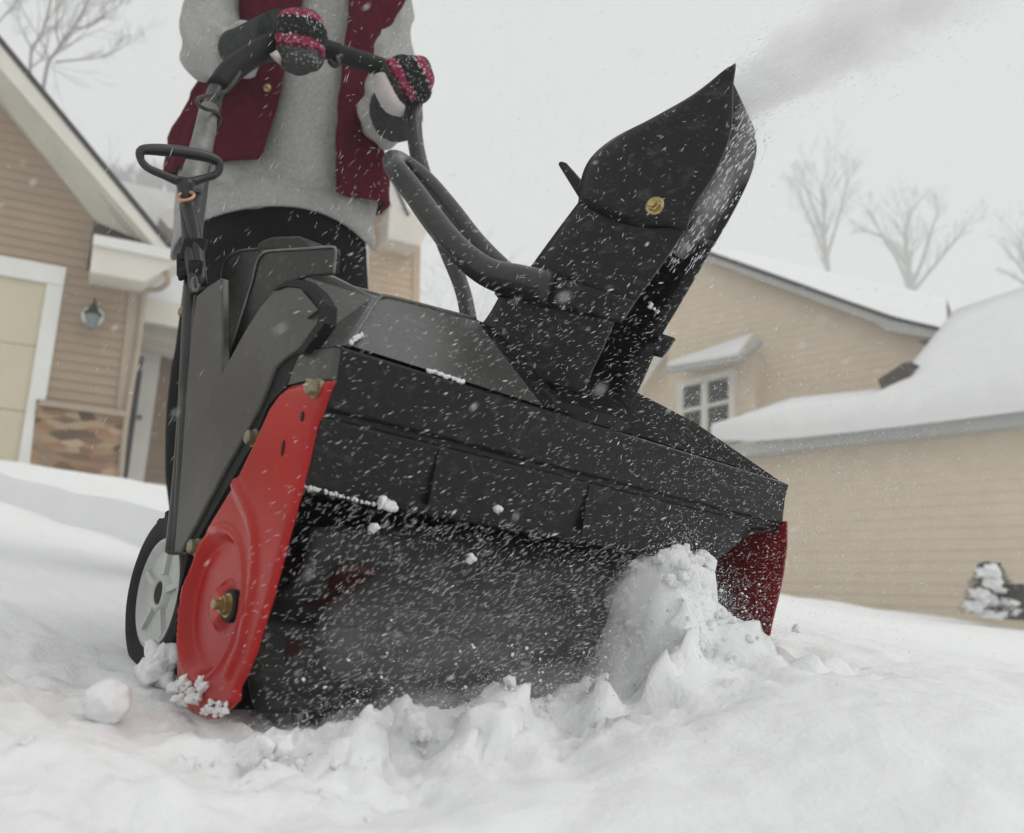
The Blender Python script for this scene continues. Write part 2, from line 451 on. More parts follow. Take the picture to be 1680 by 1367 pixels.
# ------------------------------------------------ chute
TH = R_(68)
CD = MX * math.cos(TH) - MB * math.sin(TH); CW = MX * math.sin(TH) + MB * math.cos(TH)
C0 = M(.30, .10, .03)
def onW(x, y, w): return hit(x, y, C0 + CW * w, CW)
def chl(P):
    d = P - C0; return Vector((d.dot(CD), d.dot(MU)))
def CP(d, w, u): return C0 + CD * d + CW * w + MU * u
FR = [1, .85, .7, .55, .4, .25, .12, .04, 0, 0, 0, .04, .12, .25, .4, .55, .7, .85, 1]
WR = [-1, -1, -1, -1, -1, -1, -.97, -.86, -.6, 0, .6, .86, .97, 1, 1, 1, 1, 1, 1]
def channel(stations, hw, arc=0.0, closed=False, far=None):
    rings = []
    for i, (L, R) in enumerate(stations):
        l = chl(onW(*L, -hw)); r = chl(onW(*R, -hw)); row = []
        rf = chl(onW(*far[i], hw)) if far else r
        for f, w in zip(FR, WR):
            q = l.lerp(rf if w > .5 else r, f)
            if arc and i == len(stations) - 1 and w < .5: q = q + Vector((0, -arc * math.sin(math.pi * min(1, f * 1.15)) ** .8 if 0 < f < .87 else 0))
            row.append(CP(q.x, w * hw, q.y))
        rings.append(row)
    return loft(rings, close=closed, cap=False)
def sub_st(st, k=4):
    Ls = smooth_path([Vector((*s[0], 0)) for s in st], k); Rs = smooth_path([Vector((*s[1], 0)) for s in st], k)
    return [((a.x, a.y), (b.x, b.y)) for a, b in zip(Ls, Rs)]
defl = [((1194, 117), (1208, 107)), ((1130, 162), (1203, 145)), ((1060, 195), (1202, 200)), ((1003, 222), (1192, 243)), ((966, 250), (1168, 295)), ((949, 280), (1140, 338)), ((943, 322), (1127, 380))]
chute = new_obj('chute', *channel(sub_st([((975, 285), (1140, 350)), ((945, 325), (1121, 384)), ((905, 378), (1083, 440)), ((856, 445), (1030, 514))], 3), .056, 0, False, [(v.x, v.y) for v in smooth_path([Vector((*q, 0)) for q in [(1172, 396), (1152, 432), (1121, 486), (1078, 558)]], 3)]), BLACKC, SB, smooth=True, sharp=50)
solid(chute, .004, 1)
far_px = [(1236, 222), (1240, 232), (1239, 252), (1231, 284), (1214, 322), (1194, 360), (1168, 404)]
far_px = [(v.x, v.y) for v in smooth_path([Vector((*q, 0)) for q in far_px], 4)]
dfl = new_obj('deflector', *channel(sub_st(defl, 4), .060, .012, False, far_px), BLACKC, chute, smooth=True, sharp=50); solid(dfl, .004, 1)
new_obj('deflector_tab', *prism([onW(x, y, -.012) for x, y in [(914, 268), (919, 263), (928, 266), (944, 284), (950, 292), (950, 326)]], CW * .03), BLACKC, dfl)
bevel(bpy.data.objects['deflector_tab'], .003, 2)
pb = onW(1075, 339, -.062)
new_obj('pivot_bolt', *join(lathe(pb, -CW, [(0, .0095), (.002, .0095), (.003, .0085), (.003, .004)], 28), lathe(pb, -CW, [(.002, .0062), (.006, .0062), (.0065, .005), (.0065, .0)], 6),
                         lathe(pb, -CW, [(.006, .0038), (.010, .0038), (.0105, 0)], 14)), BRASS, dfl)
pb2 = onW(1124, 382, -.05)
new_obj('pivot_bolt', *lathe(CP(chl(pb).x, .05, chl(pb).y), -CW, [(0, .004), (.008, .004), (.008, 0)], 12), COPPER, dfl)
col_ = new_obj('chute_collar', *channel(sub_st([((846, 436), (1043, 496)), ((822, 460), (1030, 516)), ((806, 482), (1018, 531))], 2), .061), BLACKC, chute, smooth=True, sharp=50)
solid(col_, .007, 1)
cb = new_obj('chute_base', *channel(sub_st([((822, 472), (1020, 512)), ((813, 484), (1010, 526)), ((790, 522), (990, 572)), ((752, 562), (972, 610)), ((690, 600), (956, 648))], 3), .058), BLACKC, SB, smooth=True, sharp=50)
solid(cb, .005, 1)
new_obj('chute_ring', *lathe(CP(0.0, 0, -.028), MU, [(0, .10), (.012, .10), (.014, .09), (.014, .05)], 40), DARK, SB, smooth=True, sharp=40)
# chute handle: padded loop
near = [(905, 476), (850, 462), (800, 447), (752, 410), (712, 362), (676, 312), (650, 278)]
farp = [(662, 268), (697, 296), (738, 345), (775, 395), (812, 436), (850, 470)]
hp = [onW(x, y, -.066) for x, y in near] + [onW(645, 263, -.01)] + [onW(x, y, .045) for x, y in farp]
hr = [.019, .0175, .0155, .014, .0135, .013, .0125] + [.0125] + [.012, .0125, .0135, .0145, .0155, .016]
new_obj('chute_handle', *tube(hp, hr, 16, 6), HANDLE, chute, smooth=True)

# ------------------------------------------------ wheel
def wheel(a, b, c, r, parent):
    ctr = M(a, b, c)
    w = new_obj('wheel', *lathe(ctr, MX, [(.004, 0), (.004, .010), (.05, .012), (.05, 0)], 20), DARK, parent)
    prof = [(.056, .05), (.054, r - .010), (.048, r - .003), (.010, r), (.001, r - .005), (-.002, r - .013), (.0, .060), (.004, .053)]
    t = lathe(ctr, MX, prof, 64, MB, False)
    lugs = []
    for k in range(26):
        an = 2 * math.pi * k / 26
        d = MB * math.cos(an) + MU * math.sin(an); e = -MB * math.sin(an) + MU * math.cos(an)
        lugs.append(box(ctr + d * (r + .0015) + MX * .027, MX * .02 + e * .004, e * .0035, d * .004))
    new_obj('tyre', *join(t, *lugs), DARK, w, smooth=True, sharp=40)
    rim = [(.03, .0), (.016, .010), (.004, .012), (.002, .015), (.004, .018), (.009, .020), (.011, .043), (.005, .048), (.002, .051), (.003, .0545), (.012, .0555), (.03, .052)]
    rv = join(lathe(ctr, MX, rim, 48, MB, False), lathe(ctr, MX, [(.009, .018), (.0085, .047), (.012, .047), (.012, .018)], 48, MB, False))
    spk = []
    for k in range(5):
        an = 2 * math.pi * k / 5 + .3; d = MB * math.cos(an) + MU * math.sin(an); e = -MB * math.sin(an) + MU * math.cos(an)
        spk.append(box(ctr + d * .033 + MX * .008, MX * .004, d * .014, e * .003))
    new_obj('rim', *join(rv, *spk), RIM, w, smooth=True, sharp=40)
    return w
wheel(.016, .302, -.231, .0815, SB)
wheel(.545, .305, -.231, .080, SB)

# ------------------------------------------------ handlebar, linkage, pull handle
bar = [(286, 905, .862), (297, 790, .90), (306, 660, .935), (314, 480, .99), (318, 400, 1.04), (324, 320, 1.10), (333, 250, 1.16), (345, 190, 1.21), (356, 146, 1.245), (380, 116, 1.275), (420, 88, 1.31), (462, 68, 1.345),
       (520, 77, 1.375), (585, 97, 1.42), (640, 116, 1.465), (664, 134, 1.485), (677, 168, 1.48), (682, 235, 1.44), (698, 300, 1.39), (726, 390, 1.33), (757, 470, 1.27), (768, 518, 1.235), (775, 560, 1.22)]
HB = new_obj('handlebar', *tube([at(*p) for p in bar], [.0085] * 5 + [.0115] * 4 + [.0125] * 11 + [.011] * 3, 12, 5), TUBE, SB, smooth=True)
new_obj('handlebar_grip', *tube([at(*p) for p in bar[8:16]], [.0155, .0165, .0165, .0155, .0145, .0145, .0145, .0135], 14, 5), DARK, HB, smooth=True)
new_obj('steel_sleeve', *tube([at(311, 316, 1.085), at(333, 230, 1.165), at(343, 180, 1.21)], [.0142, .0135, .0125], 14, 3), STEEL, HB, smooth=True)
new_obj('lower_tube', *tube([at(306, 640, .93), at(300, 780, .89), at(292, 905, .853)], [.0065] * 3, 10, 3), TUBE, SB, smooth=True)
new_obj('lower_tube', *tube([at(321, 486, .955), at(311, 640, .905), at(302, 780, .87), at(297, 900, .842)], [.0022] * 4, 8, 3), TUBE, SB, smooth=True)
cable = [(395, 118, 1.25), (380, 140, 1.235), (366, 152, 1.225), (345, 156, 1.19), (325, 162, 1.16), (326, 172, 1.155), (340, 180, 1.16), (354, 184, 1.19), (361, 195, 1.20), (356, 206, 1.20), (349, 204, 1.20), (345, 240, 1.19), (338, 300, 1.14), (330, 360, 1.1)]
new_obj('control_cable', *tube([at(*p) for p in cable], .0026, 8, 6), TUBE, HB, smooth=True)
cl = [(540, 100, 1.37), (548, 108, 1.37), (556, 104, 1.37), (552, 96, 1.37), (560, 92, 1.38)]
new_obj('cable_clip', *tube([at(*p) for p in cl], .004, 8, 4), TUBE, HB, smooth=True)
dh = [(233, 247), (262, 246), (300, 250), (335, 256), (355, 264), (360, 274), (354, 286), (330, 294), (312, 299), (296, 298), (270, 288), (243, 276), (231, 262)]
dr = [8, 10, 10.5, 10, 8.5, 7, 6.5, 7, 9, 9, 7, 6.5, 6]
PH = new_obj('pull_handle', *tube([at(x, y, 1.0 + .0004 * (300 - x) * -1) for x, y in dh], [r / 1500 for r in dr], 10, 4, True), HANDLE, SB, smooth=True)
new_obj('pull_stem', *tube([at(304, 296, 1.0), at(305, 315, 1.0), at(308, 334, 1.0)], [.0105, .0085, .006], 12, 2), TUBE, PH, smooth=True)
ringc = at(305, 322, .99)
new_obj('stem_ring', *tube([ringc + RT * .0085 * math.cos(k * .524) + (UPV * .006 + FW * .006) * math.sin(k * .524) for k in range(12)], .0019, 8, 2, True), COPPER, PH, smooth=True)
new_obj('link_rod', *tube([at(308, 330, 1.0), at(318, 372, 1.0), at(326, 420, .99), at(333, 470, .975)], [.0075, .0085, .006, .005], 10, 4), TUBE, SB, smooth=True)
new_obj('link_rod', *tube([at(300, 335, 1.02), at(308, 390, 1.0), at(316, 440, .985), at(322, 480, .97)], [.004, .006, .0075, .006], 10, 4), TUBE, SB, smooth=True)
brk = [box(at(308, 432, 1.0), RT * .011 + UPV * .003, UPV * .013, FW * .006), box(at(318, 410, .995), RT * .012, UPV * .012 + RT * .003, FW * .007), box(at(322, 448, .98), RT * .007, UPV * .014, FW * .006),
       box(at(303, 447, .99), RT * .006 + UPV * .004, UPV * .006, FW * .006)]
bo = new_obj('control_bracket', *join(*brk), DARK, SB); bevel(bo, .0025, 2)
new_obj('bracket_hook', *tube([at(319, 455, .96), at(316, 463, .96), at(318, 475, .96), at(325, 476, .96), at(326, 466, .96)], .0022, 8, 4), STEEL, bo, smooth=True)
hexbolt(304, 513, .02, .006, DULLBOLT, SB, 'panel_screw')

# ================================================================== SNOW GROUND (machine-plane slope, lumps, pile at the front)
STAB = [(-.4, -.300), (-.06, -.290), (-.03, -.284), (.030, -.274), (.058, -.262), (.115, -.243), (.142, -.231), (.187, -.227), (.216, -.237), (.25, -.226), (.289, -.233), (.34, -.212), (.365, -.210),
        (.378, -.165), (.39, -.122), (.41, -.104), (.44, -.094), (.472, -.094), (.49, -.110), (.505, -.15), (.522, -.195), (.55, -.212), (.64, -.212), (.75, -.205), (1.2, -.21), (3, -.25)]
def tab(T, x):
    if x <= T[0][0]: return T[0][1]
    for (x0, y0), (x1, y1) in zip(T, T[1:]):
        if x <= x1: return y0 + (y1 - y0) * (x - x0) / (x1 - x0)
    return T[-1][1]
def ground_c(a, b):
    far = math.hypot(a - .3, b)
    v = Vector((a, b, 0))
    base = -.303
    if b < .0 or a > .66:
        front = tab(STAB, a)
    else:
        front = -.303
    # level in front of the machine: settles towards the undisturbed blanket
    blanket = -.292 + .104 * sstep(-.02, .50, a) - .02 * sstep(-.25, -.7, b) 
    if a <= .66:
        in_ = sstep(.34, .40, a)                      # the heap sits a little inside the mouth at the far end
        w = sstep(.045 + .05 * in_, -.02 + .045 * in_, b)
        ridge = tab(STAB, a)
        k = sstep(-.03 + .045 * in_, -.17 + .045 * in_, b)
        z = base * (1 - w) + (ridge * (1 - k) + min(ridge, blanket + .0) * k if ridge > blanket else ridge * (1 - k) + blanket * k) * w
        if a < 0:
            # left of the plate
            t = sstep(-.0, -.06, a)
            z = z * (1 - t) + (-.300 + .008 * sstep(-.1, -.4, a)) * t
    else:
        z = blanket + .012 * sstep(.66, .9, a)
    near = sstep(2.5, .6, far)
    lump = fbm(v * 7 + Vector((3, 1, 0)), 3) * .012 + fbm(v * 22, 4) * .0065 * (1 + .9 * sstep(.05, -.15, a)) + fbm(v * 60, 3) * .0024
    crest = sstep(.16, .0, abs(b + .05)) * sstep(-.1, .05, a) * sstep(.72, .6, a)
    churn = sstep(-.02, -.25, a)
    z += lump * near * (.55 + .9 * crest + .5 * churn)
    rough = sstep(.02, -.10, a) * sstep(3.2, .8, far)
    z += rough * 1.5 * (.016 * fbm(Vector((a * 9, b * 6, 4)), 4) + .010 * (.5 - noise.turbulence(Vector((a * 16, b * 11, 2)), 3, True)))
    z += crest * ((noise.turbulence(v * 15 + Vector((0, 0, 5)), 4, False) - .62) * .042 + fbm(v * 45, 4) * .009)
    z += fbm(v * .9 + Vector((9, 4, 0)), 3) * .03 * sstep(.8, 3, far)
    z += fbm(v * .25 + Vector((2, 7, 0)), 3) * .12 * sstep(2.5, 9, far)
    # left bank in front of the house
    return z
def axis_vals(lo, hi, step, growth, limit):
    out = []; x = lo
    while x <= hi: out.append(x); x += step
    s = step; x = out[-1]
    while x < limit: s *= growth; x += s; out.append(x)
    s = step; x = out[0]; pre = []
    while x > -limit: s *= growth; x -= s; pre.append(x)
    return pre[::-1] + out
AV = axis_vals(-.62, 1.15, .0075, 1.13, 70); BV = axis_vals(-.62, .22, .0075, 1.11, 70)
def ground_v(a, b):
    cr = sstep(.20, .06, abs(b)) * sstep(-.12, .0, a) * sstep(.62, .52, a)
    q = Vector((a, b, 0))
    if cr <= 0: return M(a, b, ground_c(a, b))
    c = ground_c(a, b); q.z = c * 1.0
    return M(a + cr * (.011 * fbm(q * 24 + Vector((1, 0, 8)), 4)), b + cr * (.015 * fbm(q * 22 + Vector((5, 3, 0)), 4)), c + cr * (.006 * fbm(q * 40, 3) + .004 * fbm(q * 95, 3)))
gv = [ground_v(a, b) for b in BV for a in AV]
na = len(AV)
gf = [[j * na + i, j * na + i + 1, (j + 1) * na + i + 1, (j + 1) * na + i] for j in range(len(BV) - 1) for i in range(na - 1)]
GR = new_obj('snow_ground', gv, gf, SNOW, None, M(0, 0, -.3), smooth=True)
tag(GR, 'trampled and drifted white snow covering the whole slope', 'snow', kind='structure')

# crumbs and clumps of thrown snow
cv, cf = [], []
def clump(p, r, sq=.8):
    o = Vector((random.random() * 50, random.random() * 50, 0))
    hi = r > .0024; big = r > .005
    fn = (lambda d: 1 + .75 * noise.noise(d * 1.1 + o) + .40 * noise.noise(d * 2.4 + o) + .16 * (.4 - 1.6 * abs(noise.noise(d * 4 + o))) + .09 * noise.noise(d * 11 + o)) if hi else (lambda d: 1 + .55 * noise.noise(d * 1.6 + o) + .3 * noise.noise(d * 4 + o))
    A = [Vector((random.gauss(0, 1), random.gauss(0, 1), random.gauss(0, 1))).normalized()]
    u = A[0].orthogonal().normalized(); A += [u, A[0].cross(u)]
    v, f = sphere(p, r * random.uniform(.8, 1.35), r * random.uniform(.8, 1.1), r * sq, A, 22 if big else 14 if hi else 8, 16 if big else 9 if hi else 5, fn)
    k = len(cv); cv.extend(v); cf.extend([[i + k for i in q] for q in f])
for i in range(260):
    a = random.uniform(-.05, .56); b = random.gauss(-.04 + .05 * sstep(.34, .4, a), .02)
    r = random.choice((.0007, .0009, .0012, .0012, .0016, .0018, .0022, .003))
    clump(M(a, b, ground_c(a, b) + r * random.uniform(-.7, .5)), r)
for i in range(34):
    a = random.uniform(-.5, .06); b = random.uniform(-.42, .0)
    if a > -.01 and b > -.05: continue
    r = random.choice((.003, .004, .006, .009, .012))
    clump(M(a, b, ground_c(a, b) - r * .35), r, .8)
for i in range(40):          # loose lumps riding the mound
    a = random.gauss(.44, .035); b = random.uniform(-.03, .03); r = random.uniform(.002, .008)
    clump(M(a, b, ground_c(a, b) + r * random.uniform(-.6, .3)), r, 1)
for (x, y, r) in ((443, 1214, .010), (455, 1226, .009), (600, 1200, .009), (690, 1164, .010), (500, 1212, .006), (835, 1140, .006)):
    q_ = loc(onB(x, y, -.045)); clump(M(q_[0], q_[1], ground_c(q_[0], q_[1]) + r * .25), r, .8)
for (x, y, r) in ((1135, 930, .010), (1160, 922, .010), (1112, 945, .009), (1150, 912, .006), (1098, 962, .007)):
    clump(onB(x, y, .005), r, 1)
for (x, y, r) in ((254, 1086, .013), (272, 1080, .012), (240, 1098, .009), (265, 1100, .015)):
    clump(onA(x, y, -.005), r, .8)
sb0 = onC(172, 1180, -.30); 
v_, f_ = sphere(sb0 + MU * .013, .0165, .0165, .016, (MX, MB, MU), 36, 24, lambda d: 1 + .16 * noise.noise(d * 1.9) + .10 * noise.noise(d * 5) + .05 * noise.noise(d * 13))
k = len(cv); cv.extend(v_); cf.extend([[i + k for i in q] for q in f_])
for i in range(50):         # broken lumps over the heap and flying off it
    a = random.gauss(.43, .05); b = random.uniform(-.09, .03); r = random.choice((.0016, .0022, .003, .0045, .006))
    clump(M(a, b, ground_c(min(a, .49), b) - r * .2), r, random.uniform(.5, 1))
for i in range(260):
    a = random.uniform(.0, .55); b = random.gauss(-.05, .02); r = random.choice((.0005, .0007, .0009, .0012))
    clump(M(a, b, ground_c(a, b) + abs(random.gauss(0, .03))), r, random.uniform(.6, 1))
CS = new_obj('churned_snow', cv, cf, SNOW, None, M(.3, -.05, -.25), smooth=True)
tag(CS, 'loose white snow crumbs tumbling in front of the intake', 'snow crumbs', kind='stuff')

# snow caught on the machine: ledge line, plate foot, clots on the front
cv, cf = [], []
for i in range(70):
    t = random.random(); x = 487 + t * 150; y = 795 + t * 38
    clump(onB(x, y + random.uniform(-2, 2), .008), random.uniform(.0006, .0018))
for (x, y, r) in ((632, 826, .0055), (640, 833, .0045), (820, 838, .005), (1075, 508, .0035), (1062, 503, .003), (1020, 421, .003), (770, 918, .004), (612, 868, .004)):
    for k in range(3): clump(onB(x + random.uniform(-6, 6), y + random.uniform(-4, 4), -.004), r * random.uniform(.5, .9))
for i in range(20):
    x = random.uniform(284, 340); y = random.gauss(1130, 12)
    clump(onA(x, y, AP - .002), random.uniform(.002, .0062), .6)
for i in range(40):
    x = random.uniform(330, 372); y = random.gauss(1160, 8)
    clump(onA(x, y, AP - .003), random.uniform(.001, .0025))
for i in range(40):
    t = random.random(); clump(onH(700 + t * 60, 607 + t * 20 + random.uniform(-2, 2), .002), random.uniform(.001, .0022))
for i in range(30):
    t = random.random(); clump(onH(573 + t * 22, 562 - t * 14 + random.uniform(-3, 3), .002), random.uniform(.0008, .002))
CK = new_obj('clinging_snow', cv, cf, SNOW, None, M(.1, 0, -.2), smooth=True)
tag(CK, 'small clots of snow stuck to the front of the snow blower', 'snow clots', kind='stuff')
# ================================================================== FALLING / BLOWN SNOW
FLK, ft, fb_ = nt('snow_flake')
fb_.inputs['Base Color'].default_value = (.82, .83, .84, 1); fb_.inputs['Roughness'].default_value = .6
fv, ff2 = [], []
def flake(p, d, l, w):
    d = d.normalized(); u = d.orthogonal().normalized(); a = random.random() * 6.28
    v = d.cross(u); u, v = u * math.cos(a) + v * math.sin(a), v * math.cos(a) - u * math.sin(a)
    bend = u * l * random.uniform(-.18, .18)
    k = len(fv)
    fv.extend([p - d * l, p + u * w + bend, p + v * w + bend, p - u * w + bend, p - v * w + bend, p + d * l])
    for i in range(4):
        fv_i = 1 + i; j = 1 + (i + 1) % 4
        ff2.append([k, k + j, k + fv_i]); ff2.append([k + 5, k + fv_i, k + j])
def jitter(d, s): return d + Vector((random.gauss(0, s), random.gauss(0, s), random.gauss(0, s)))
WIND = (RT * .86 + UPV * .42 - FW * .1)
rr = random.Random(3)
n = 0
while n < 13500:              # thick in front of the machine, thickest at its far end
    a = rr.uniform(-.05, .72); b = -abs(rr.gauss(0, .09)) - .012; c = rr.uniform(-.30, .10)
    right = sstep(.2, .6, a)
    if rr.random() > .22 + .78 * right: continue
    p = M(a, b, c)
    l = rr.uniform(.0007, .0032) * (1 - .45 * right); w = rr.uniform(.00007, .0002) * (1 + (rr.random() < .10) * rr.uniform(.6, 2.4))
    flake(p, jitter(WIND, .22 + .75 * right), l, w); n += 1
for i in range(5600):        # low, over the intake mouth
    p = M(rr.uniform(-.02, .46), rr.uniform(-.12, .03), rr.uniform(-.28, -.11))
    flake(p, jitter(WIND * 1.0 + UPV * .2, .28), rr.uniform(.0008, .0036), rr.uniform(.00007, .00018))
for i in range(3000):        # powder bursting off the heap at the far end of the mouth
    a = rr.gauss(.42, .055); b = rr.gauss(-.01, .03)
    p = M(a, b, ground_c(min(a, .5), b) + abs(rr.gauss(0, .022)) - .004)
    flake(p, jitter(UPV, 1), rr.uniform(.0004, .0012), rr.uniform(.0002, .0005))
for i in range(1800):        # and along the foot of the intake
    a = rr.uniform(-.03, .40); b = rr.gauss(-.04, .02)
    p = M(a, b, ground_c(a, b) + abs(rr.gauss(0, .012)) - .003)
    flake(p, jitter(UPV, 1), rr.uniform(.0004, .0011), rr.uniform(.0002, .0005))
for i in range(1500):        # around the chute
    p = CP(rr.uniform(-.18, .25), rr.uniform(-.25, -.07), rr.uniform(-.02, .40))
    flake(p, jitter(RT * .6 + UPV * .7, .5), rr.uniform(.001, .0032), rr.uniform(.00009, .00025))
for i in range(800):        # between the machine and the operator, and around
    p = at(rr.uniform(150, 1000), rr.uniform(-50, 760), rr.uniform(.75, 1.8))
    flake(p, jitter(RT * .5 + UPV * .85, .2), rr.uniform(.002, .007), rr.uniform(.00012, .00028))
for i in range(1700):        # right of the machine
    p = at(rr.uniform(1000, 1700), rr.uniform(350, 1050), rr.uniform(.85, 2.2))
    flake(p, jitter(UPV * .8 + RT * .4, .6), rr.uniform(.001, .0026), rr.uniform(.00014, .0004))
for i in range(1600):        # wide, far field
    p = at(rr.uniform(-100, 1780), rr.uniform(-100, 1000), rr.uniform(1.5, 7))
    flake(p, jitter(UPV * .8 + RT * .5, .3), rr.uniform(.003, .008), rr.uniform(.0004, .0010))
for i in range(60):         # close to the lens, well out of focus
    p = at(rr.uniform(-50, 1730), rr.uniform(-50, 1250), rr.uniform(.25, .55))
    flake(p, jitter(WIND + UPV * .2, .3), rr.uniform(.0008, .0028), rr.uniform(.0002, .0006))
for i in range(5200):        # grains riding the thrown jet
    t_ = rr.random() ** 1.3
    q = at(1205, 165, .94).lerp(at(1640, -100, 1.35), t_) + Vector((rr.gauss(0, 1), rr.gauss(0, 1), rr.gauss(0, 1))) * (.014 + .042 * t_)
    flake(q, jitter(RT * .85 + UPV * .5, .15), rr.uniform(.0008, .004), rr.uniform(.00018, .0005) * (1 + t_))
for i in range(480):         # grains rushing up the open side of the chute
    u_ = rr.random(); q = CP(.105 + .045 * rr.random() + .055 * u_, rr.uniform(-.03, .04), .15 + .165 * u_)
    flake(q, jitter(CD * .5 + MU, .12), rr.uniform(.001, .005), rr.uniform(.0002, .0009))
FS = new_obj('falling_snow', fv, ff2, FLK, None, M(.3, 0, 0))
tag(FS, 'thin white flakes and ice needles blowing across the scene', 'falling snow', kind='stuff')

# the thrown jet of powder: a real cloud of snow dust
def vol_cloud(name, p0, p1, r0, r1, dens, nscale, label, seed=0, color=(.80, .81, .82), thr=.45, ext0=0):
    axis = (p1 - p0); L = axis.length; axis.normalize()
    u = axis.cross(Vector((0, 0, 1))).normalized(); v = axis.cross(u)
    rings = []
    for i in range(14):
        t = i / 13; r = (r0 + (r1 - r0) * t ** .9) * (.35 + .65 * min(1, t * 6))* (1 if i < 13 else .7)
        rings.append([Vector((t * L, r * math.cos(k * .524), r * math.sin(k * .524))) for k in range(12)])
    vs, fs = loft(rings)
    me = bpy.data.meshes.new(name); me.from_pydata(vs, [], fs)
    bm = bmesh.new(); bm.from_mesh(me); bmesh.ops.recalc_face_normals(bm, faces=bm.faces); bm.to_mesh(me); bm.free()
    m = bpy.data.materials.new(name + '_dust'); m.use_nodes = True; t = m.node_tree
    t.nodes.remove(t.nodes['Principled BSDF'])
    pv = N(t, 'ShaderNodeVolumePrincipled'); pv.inputs['Color'].default_value = (*color, 1); pv.inputs['Anisotropy'].default_value = .2
    tc = N(t, 'ShaderNodeTexCoord'); sp = N(t, 'ShaderNodeSeparateXYZ'); t.links.new(tc.outputs['Object'], sp.inputs[0])
    def mth(op, a, b=None):
        q = N(t, 'ShaderNodeMath', operation=op)
        for s, x in ((q.inputs[0], a), (q.inputs[1], b)):
            if x is None: continue
            if isinstance(x, (int, float)): s.default_value = x
            else: t.links.new(x, s)
        return q.outputs[0]
    tt = mth('DIVIDE', sp.outputs[0], L)
    rad = mth('SQRT', mth('ADD', mth('POWER', sp.outputs[1], 2.0), mth('POWER', sp.outputs[2], 2.0)))
    rr_ = mth('ADD', mth('MULTIPLY', mth('POWER', mth('MAXIMUM', tt, 0.0), .9), r1 - r0), r0)
    fr = mth('DIVIDE', rad, rr_)
    mp = N(t, 'ShaderNodeMapping'); t.links.new(tc.outputs['Object'], mp.inputs[0]); mp.inputs['Scale'].default_value = (.6, 1, 1); mp.inputs['Location'].default_value = (seed, seed, 0)
    nz = noise_tex(t, mp.outputs[0], nscale, 6, .6, .3)
    d1 = mth('SUBTRACT', mth('ADD', nz, mth('MULTIPLY', mth('SUBTRACT', 1.0, fr), .55)), thr + .2)
    d2 = mth('MULTIPLY', mth('MAXIMUM', d1, 0.0), dens)
    fade = mth('MULTIPLY', d2, mth('SUBTRACT', 1.15, tt))
    d3 = mth('MULTIPLY', fade, mth('MINIMUM', mth('MULTIPLY', mth('SUBTRACT', 1.0, fr), 4.0), 1.0))
    t.links.new(mth('MAXIMUM', d3, 0.0), pv.inputs['Density']); t.links.new(pv.outputs[0], t.nodes['Material Output'].inputs['Volume'])
    me.materials.append(m)
    o = bpy.data.objects.new(name, me); COL.objects.link(o)
    o.matrix_world = Matrix(((axis.x, u.x, v.x, p0.x), (axis.y, u.y, v.y, p0.y), (axis.z, u.z, v.z, p0.z), (0, 0, 0, 1)))
    tag(o, label, 'snow spray', kind='stuff'); return o
jet0 = CP(.12, 0, .22); 
jet = vol_cloud('snow_plume', at(1192, 170, .94), at(1640, -95, 1.35), .046, .14, 230, 22, 'pale plume of powder snow shooting out of the chute', 0, (.965, .966, .968), .53)
stream = vol_cloud('snow_stream', CP(.128, .005, .16), CP(.205, .002, .325), .018, .040, 75, 34, 'white stream of snow rushing up the open side of the chute', 5, (.97, .97, .975), .46)
mist = vol_cloud('snow_mist', M(.34, -.02, -.165), M(.465, .0, -.118), .045, .035, 75, 34, 'soft puff of snow dust over the mound at the intake', 3, (.98, .98, .985), .42)
veil = vol_cloud('snow_mist', M(.03, -.02, -.215), M(.52, -.02, -.16), .07, .085, 5.5, 26, 'thin veil of blown powder hanging across the dark intake mouth', 11, (.97, .97, .975), .40)
mist2 = vol_cloud('snow_mist', M(.02, -.055, -.275), M(.36, -.05, -.225), .026, .042, 45, 34, 'low snow dust boiling along the foot of the intake', 8, (.96, .96, .965))
# ================================================================== PERSON
SHIRT = simple('grey_knit_shirt', (.36, .36, .345), .95, .14, 160, .5, .004, spec=.1, bscale=260)
VEST = simple('burgundy_fleece', (.085, .011, .022), .95, .16, 90, .5, .004, spec=.1, bscale=220)
PANTS = simple('black_trousers', (.008, .008, .0085), .9, .4, 12, .6, .012, spec=.12, bscale=18)
SKIN = simple('skin', (.52, .33, .25), .55, .08, 20)
CUFF = simple('charcoal_wool', (.055, .057, .058), .95, .3, 120, .8, .004, spec=.05, bscale=400)
PALM = simple('pale_palm', (.50, .46, .45), .85, .1, 40, .3, .002, spec=.1)
def rows(name, data, dep, n=28, off=0.0, zc=1.85, ang0=0, ang1=2 * math.pi, jig=.0, seed=0):
    """rings of a garment: data = (pixel row, centre x, half width px, z, depth scale)"""
    rings = []
    for (y, cx, hw, z) in data:
        row = []
        for k in range(n):
            t = ang0 + (ang1 - ang0) * k / (n if ang1 - ang0 > 6.28 else n - 1)
            hwm = hw / FPX * z + off
            p = at(cx, y, z) + RT * (hwm * math.cos(t)) - FW * ((hwm * dep) * math.sin(t))
            if jig: p += (RT * math.cos(t) - FW * math.sin(t)) * jig * (.7 * fbm(p * 7 + Vector((seed, 0, 0)), 3) + .35 * math.sin(7 * t + 5 * noise.noise(p * 4)) * sstep(120, 340, y))
            row.append(p)
        rings.append(row)
    return rings
Z0 = 1.85
def dens_rows(data, k=4):
    out = smooth_path([Vector((d[1], d[2], d[3])) for d in data], k); ys = lerp_list([d[0] for d in data], k)
    return [(y, v.x, v.y, v.z) for y, v in zip(ys, out)]
